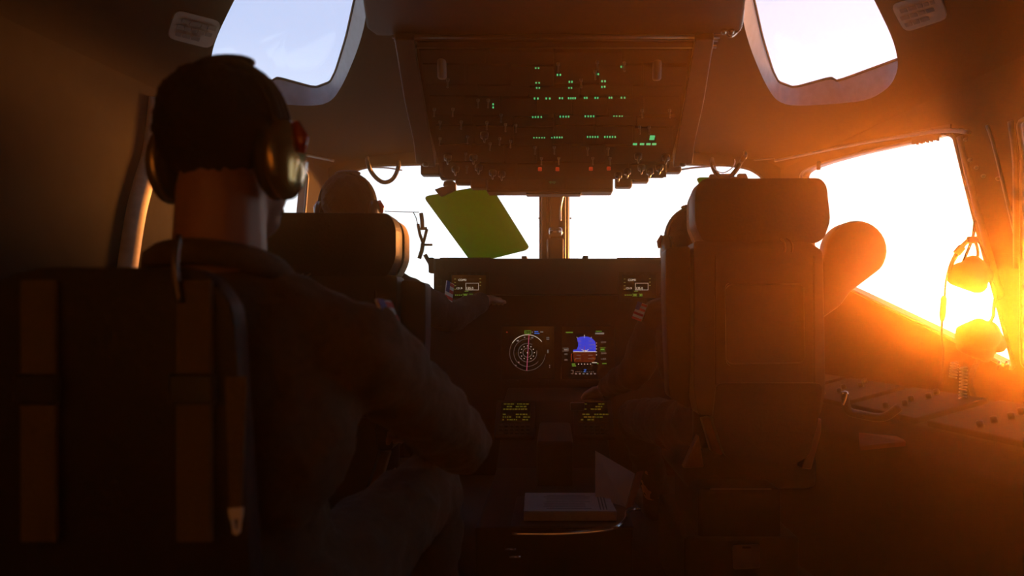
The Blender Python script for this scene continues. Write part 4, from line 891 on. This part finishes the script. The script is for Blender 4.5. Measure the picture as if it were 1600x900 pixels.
ell(bm, P(1528, 526, D2), (0.060, 0.05, 0.046)); capsule(bm, P(1500, 516, D2), 0.013, P(1530, 506, D2), 0.018); capsule(bm, P(1545, 515, D2), 0.026, P(1560, 540, D2), 0.022); capsule(bm, P(1505, 540, D2), 0.02, P(1540, 555, D2), 0.022)
blob('facepiece', bm, 0.006, M['black'], m2, 3)
bm = nb(); tube(bm, spline([P(x, y, D2) for x, y in [(1545, 506), (1552, 494), (1553, 478), (1556, 462)]], 5), 0.0045, 6); obj('strap', bm, M['black'], m2, True)
for x0, y0, y1, cnt in ((1506, 574, 652, 15), (1492, 566, 590, 6)):
    pts = []
    for i in range(cnt * 8): 
        t = i / (cnt * 8 - 1); pts.append(P(x0 + 0.0 - 3 * t, y0 + (y1 - y0) * t, D2) + Vector((0.009 * math.cos(i * math.pi / 4), 0.009 * math.sin(i * math.pi / 4), 0)))
    bm = nb(); tube(bm, pts, 0.0024, 5); tag(obj('coiled_cord', bm, M['dull_metal'], None, True), 'long coiled cord below the hanging masks' if cnt > 10 else 'short coiled cord hanging at the window sill', 'cord')
bm = nb(); tube(bm, spline([P(x, y, D2) for x, y in [(1530, 560), (1520, 580), (1516, 600), (1524, 625)]], 6), 0.007, 8); obj('hose', bm, M['black'], m2, True)
for x in (1560, 1572):
    bm = nb(); lathe(bm, P(x, 578, 1.96), (0, -0.2, 1), [(0.006, 0), (0.006, 0.018), (0.003, 0.026)], 10); tag(obj('sill_stud', bm, M['metal'], None, True), ('outer' if x > 1565 else 'inner') + ' shiny stud on the sill at the corner of the right side window', 'stud')

# ------------------------------------------------------------------ added orange haze volume that imitates lens glare
hz = bpy.data.materials.new('glare_haze'); hz.use_nodes = True; nt = hz.node_tree; nt.nodes.clear()
o_ = nt.nodes.new('ShaderNodeOutputMaterial'); vsn = nt.nodes.new('ShaderNodeVolumeScatter')
vsn.inputs['Color'].default_value = (1.0, 0.47, 0.13, 1); vsn.inputs['Density'].default_value = HAZE_DENSITY; vsn.inputs['Anisotropy'].default_value = HAZE_G
v2 = nt.nodes.new('ShaderNodeVolumeScatter'); v2.inputs['Color'].default_value = (1.0, 0.58, 0.20, 1); v2.inputs['Density'].default_value = HAZE_DENSITY * 1.6; v2.inputs['Anisotropy'].default_value = 0.95
ads = nt.nodes.new('ShaderNodeAddShader'); nt.links.new(vsn.outputs[0], ads.inputs[0]); nt.links.new(v2.outputs[0], ads.inputs[1]); nt.links.new(ads.outputs[0], o_.inputs['Volume'])
h_ = obj('haze', span(nb(), (-1.9, DB - 0.3, -0.2), (1.9, 4.0, 2.6)), hz); h_['kind'] = 'stuff'; tag(h_, 'added orange haze imitating lens glare in the cockpit', 'haze')
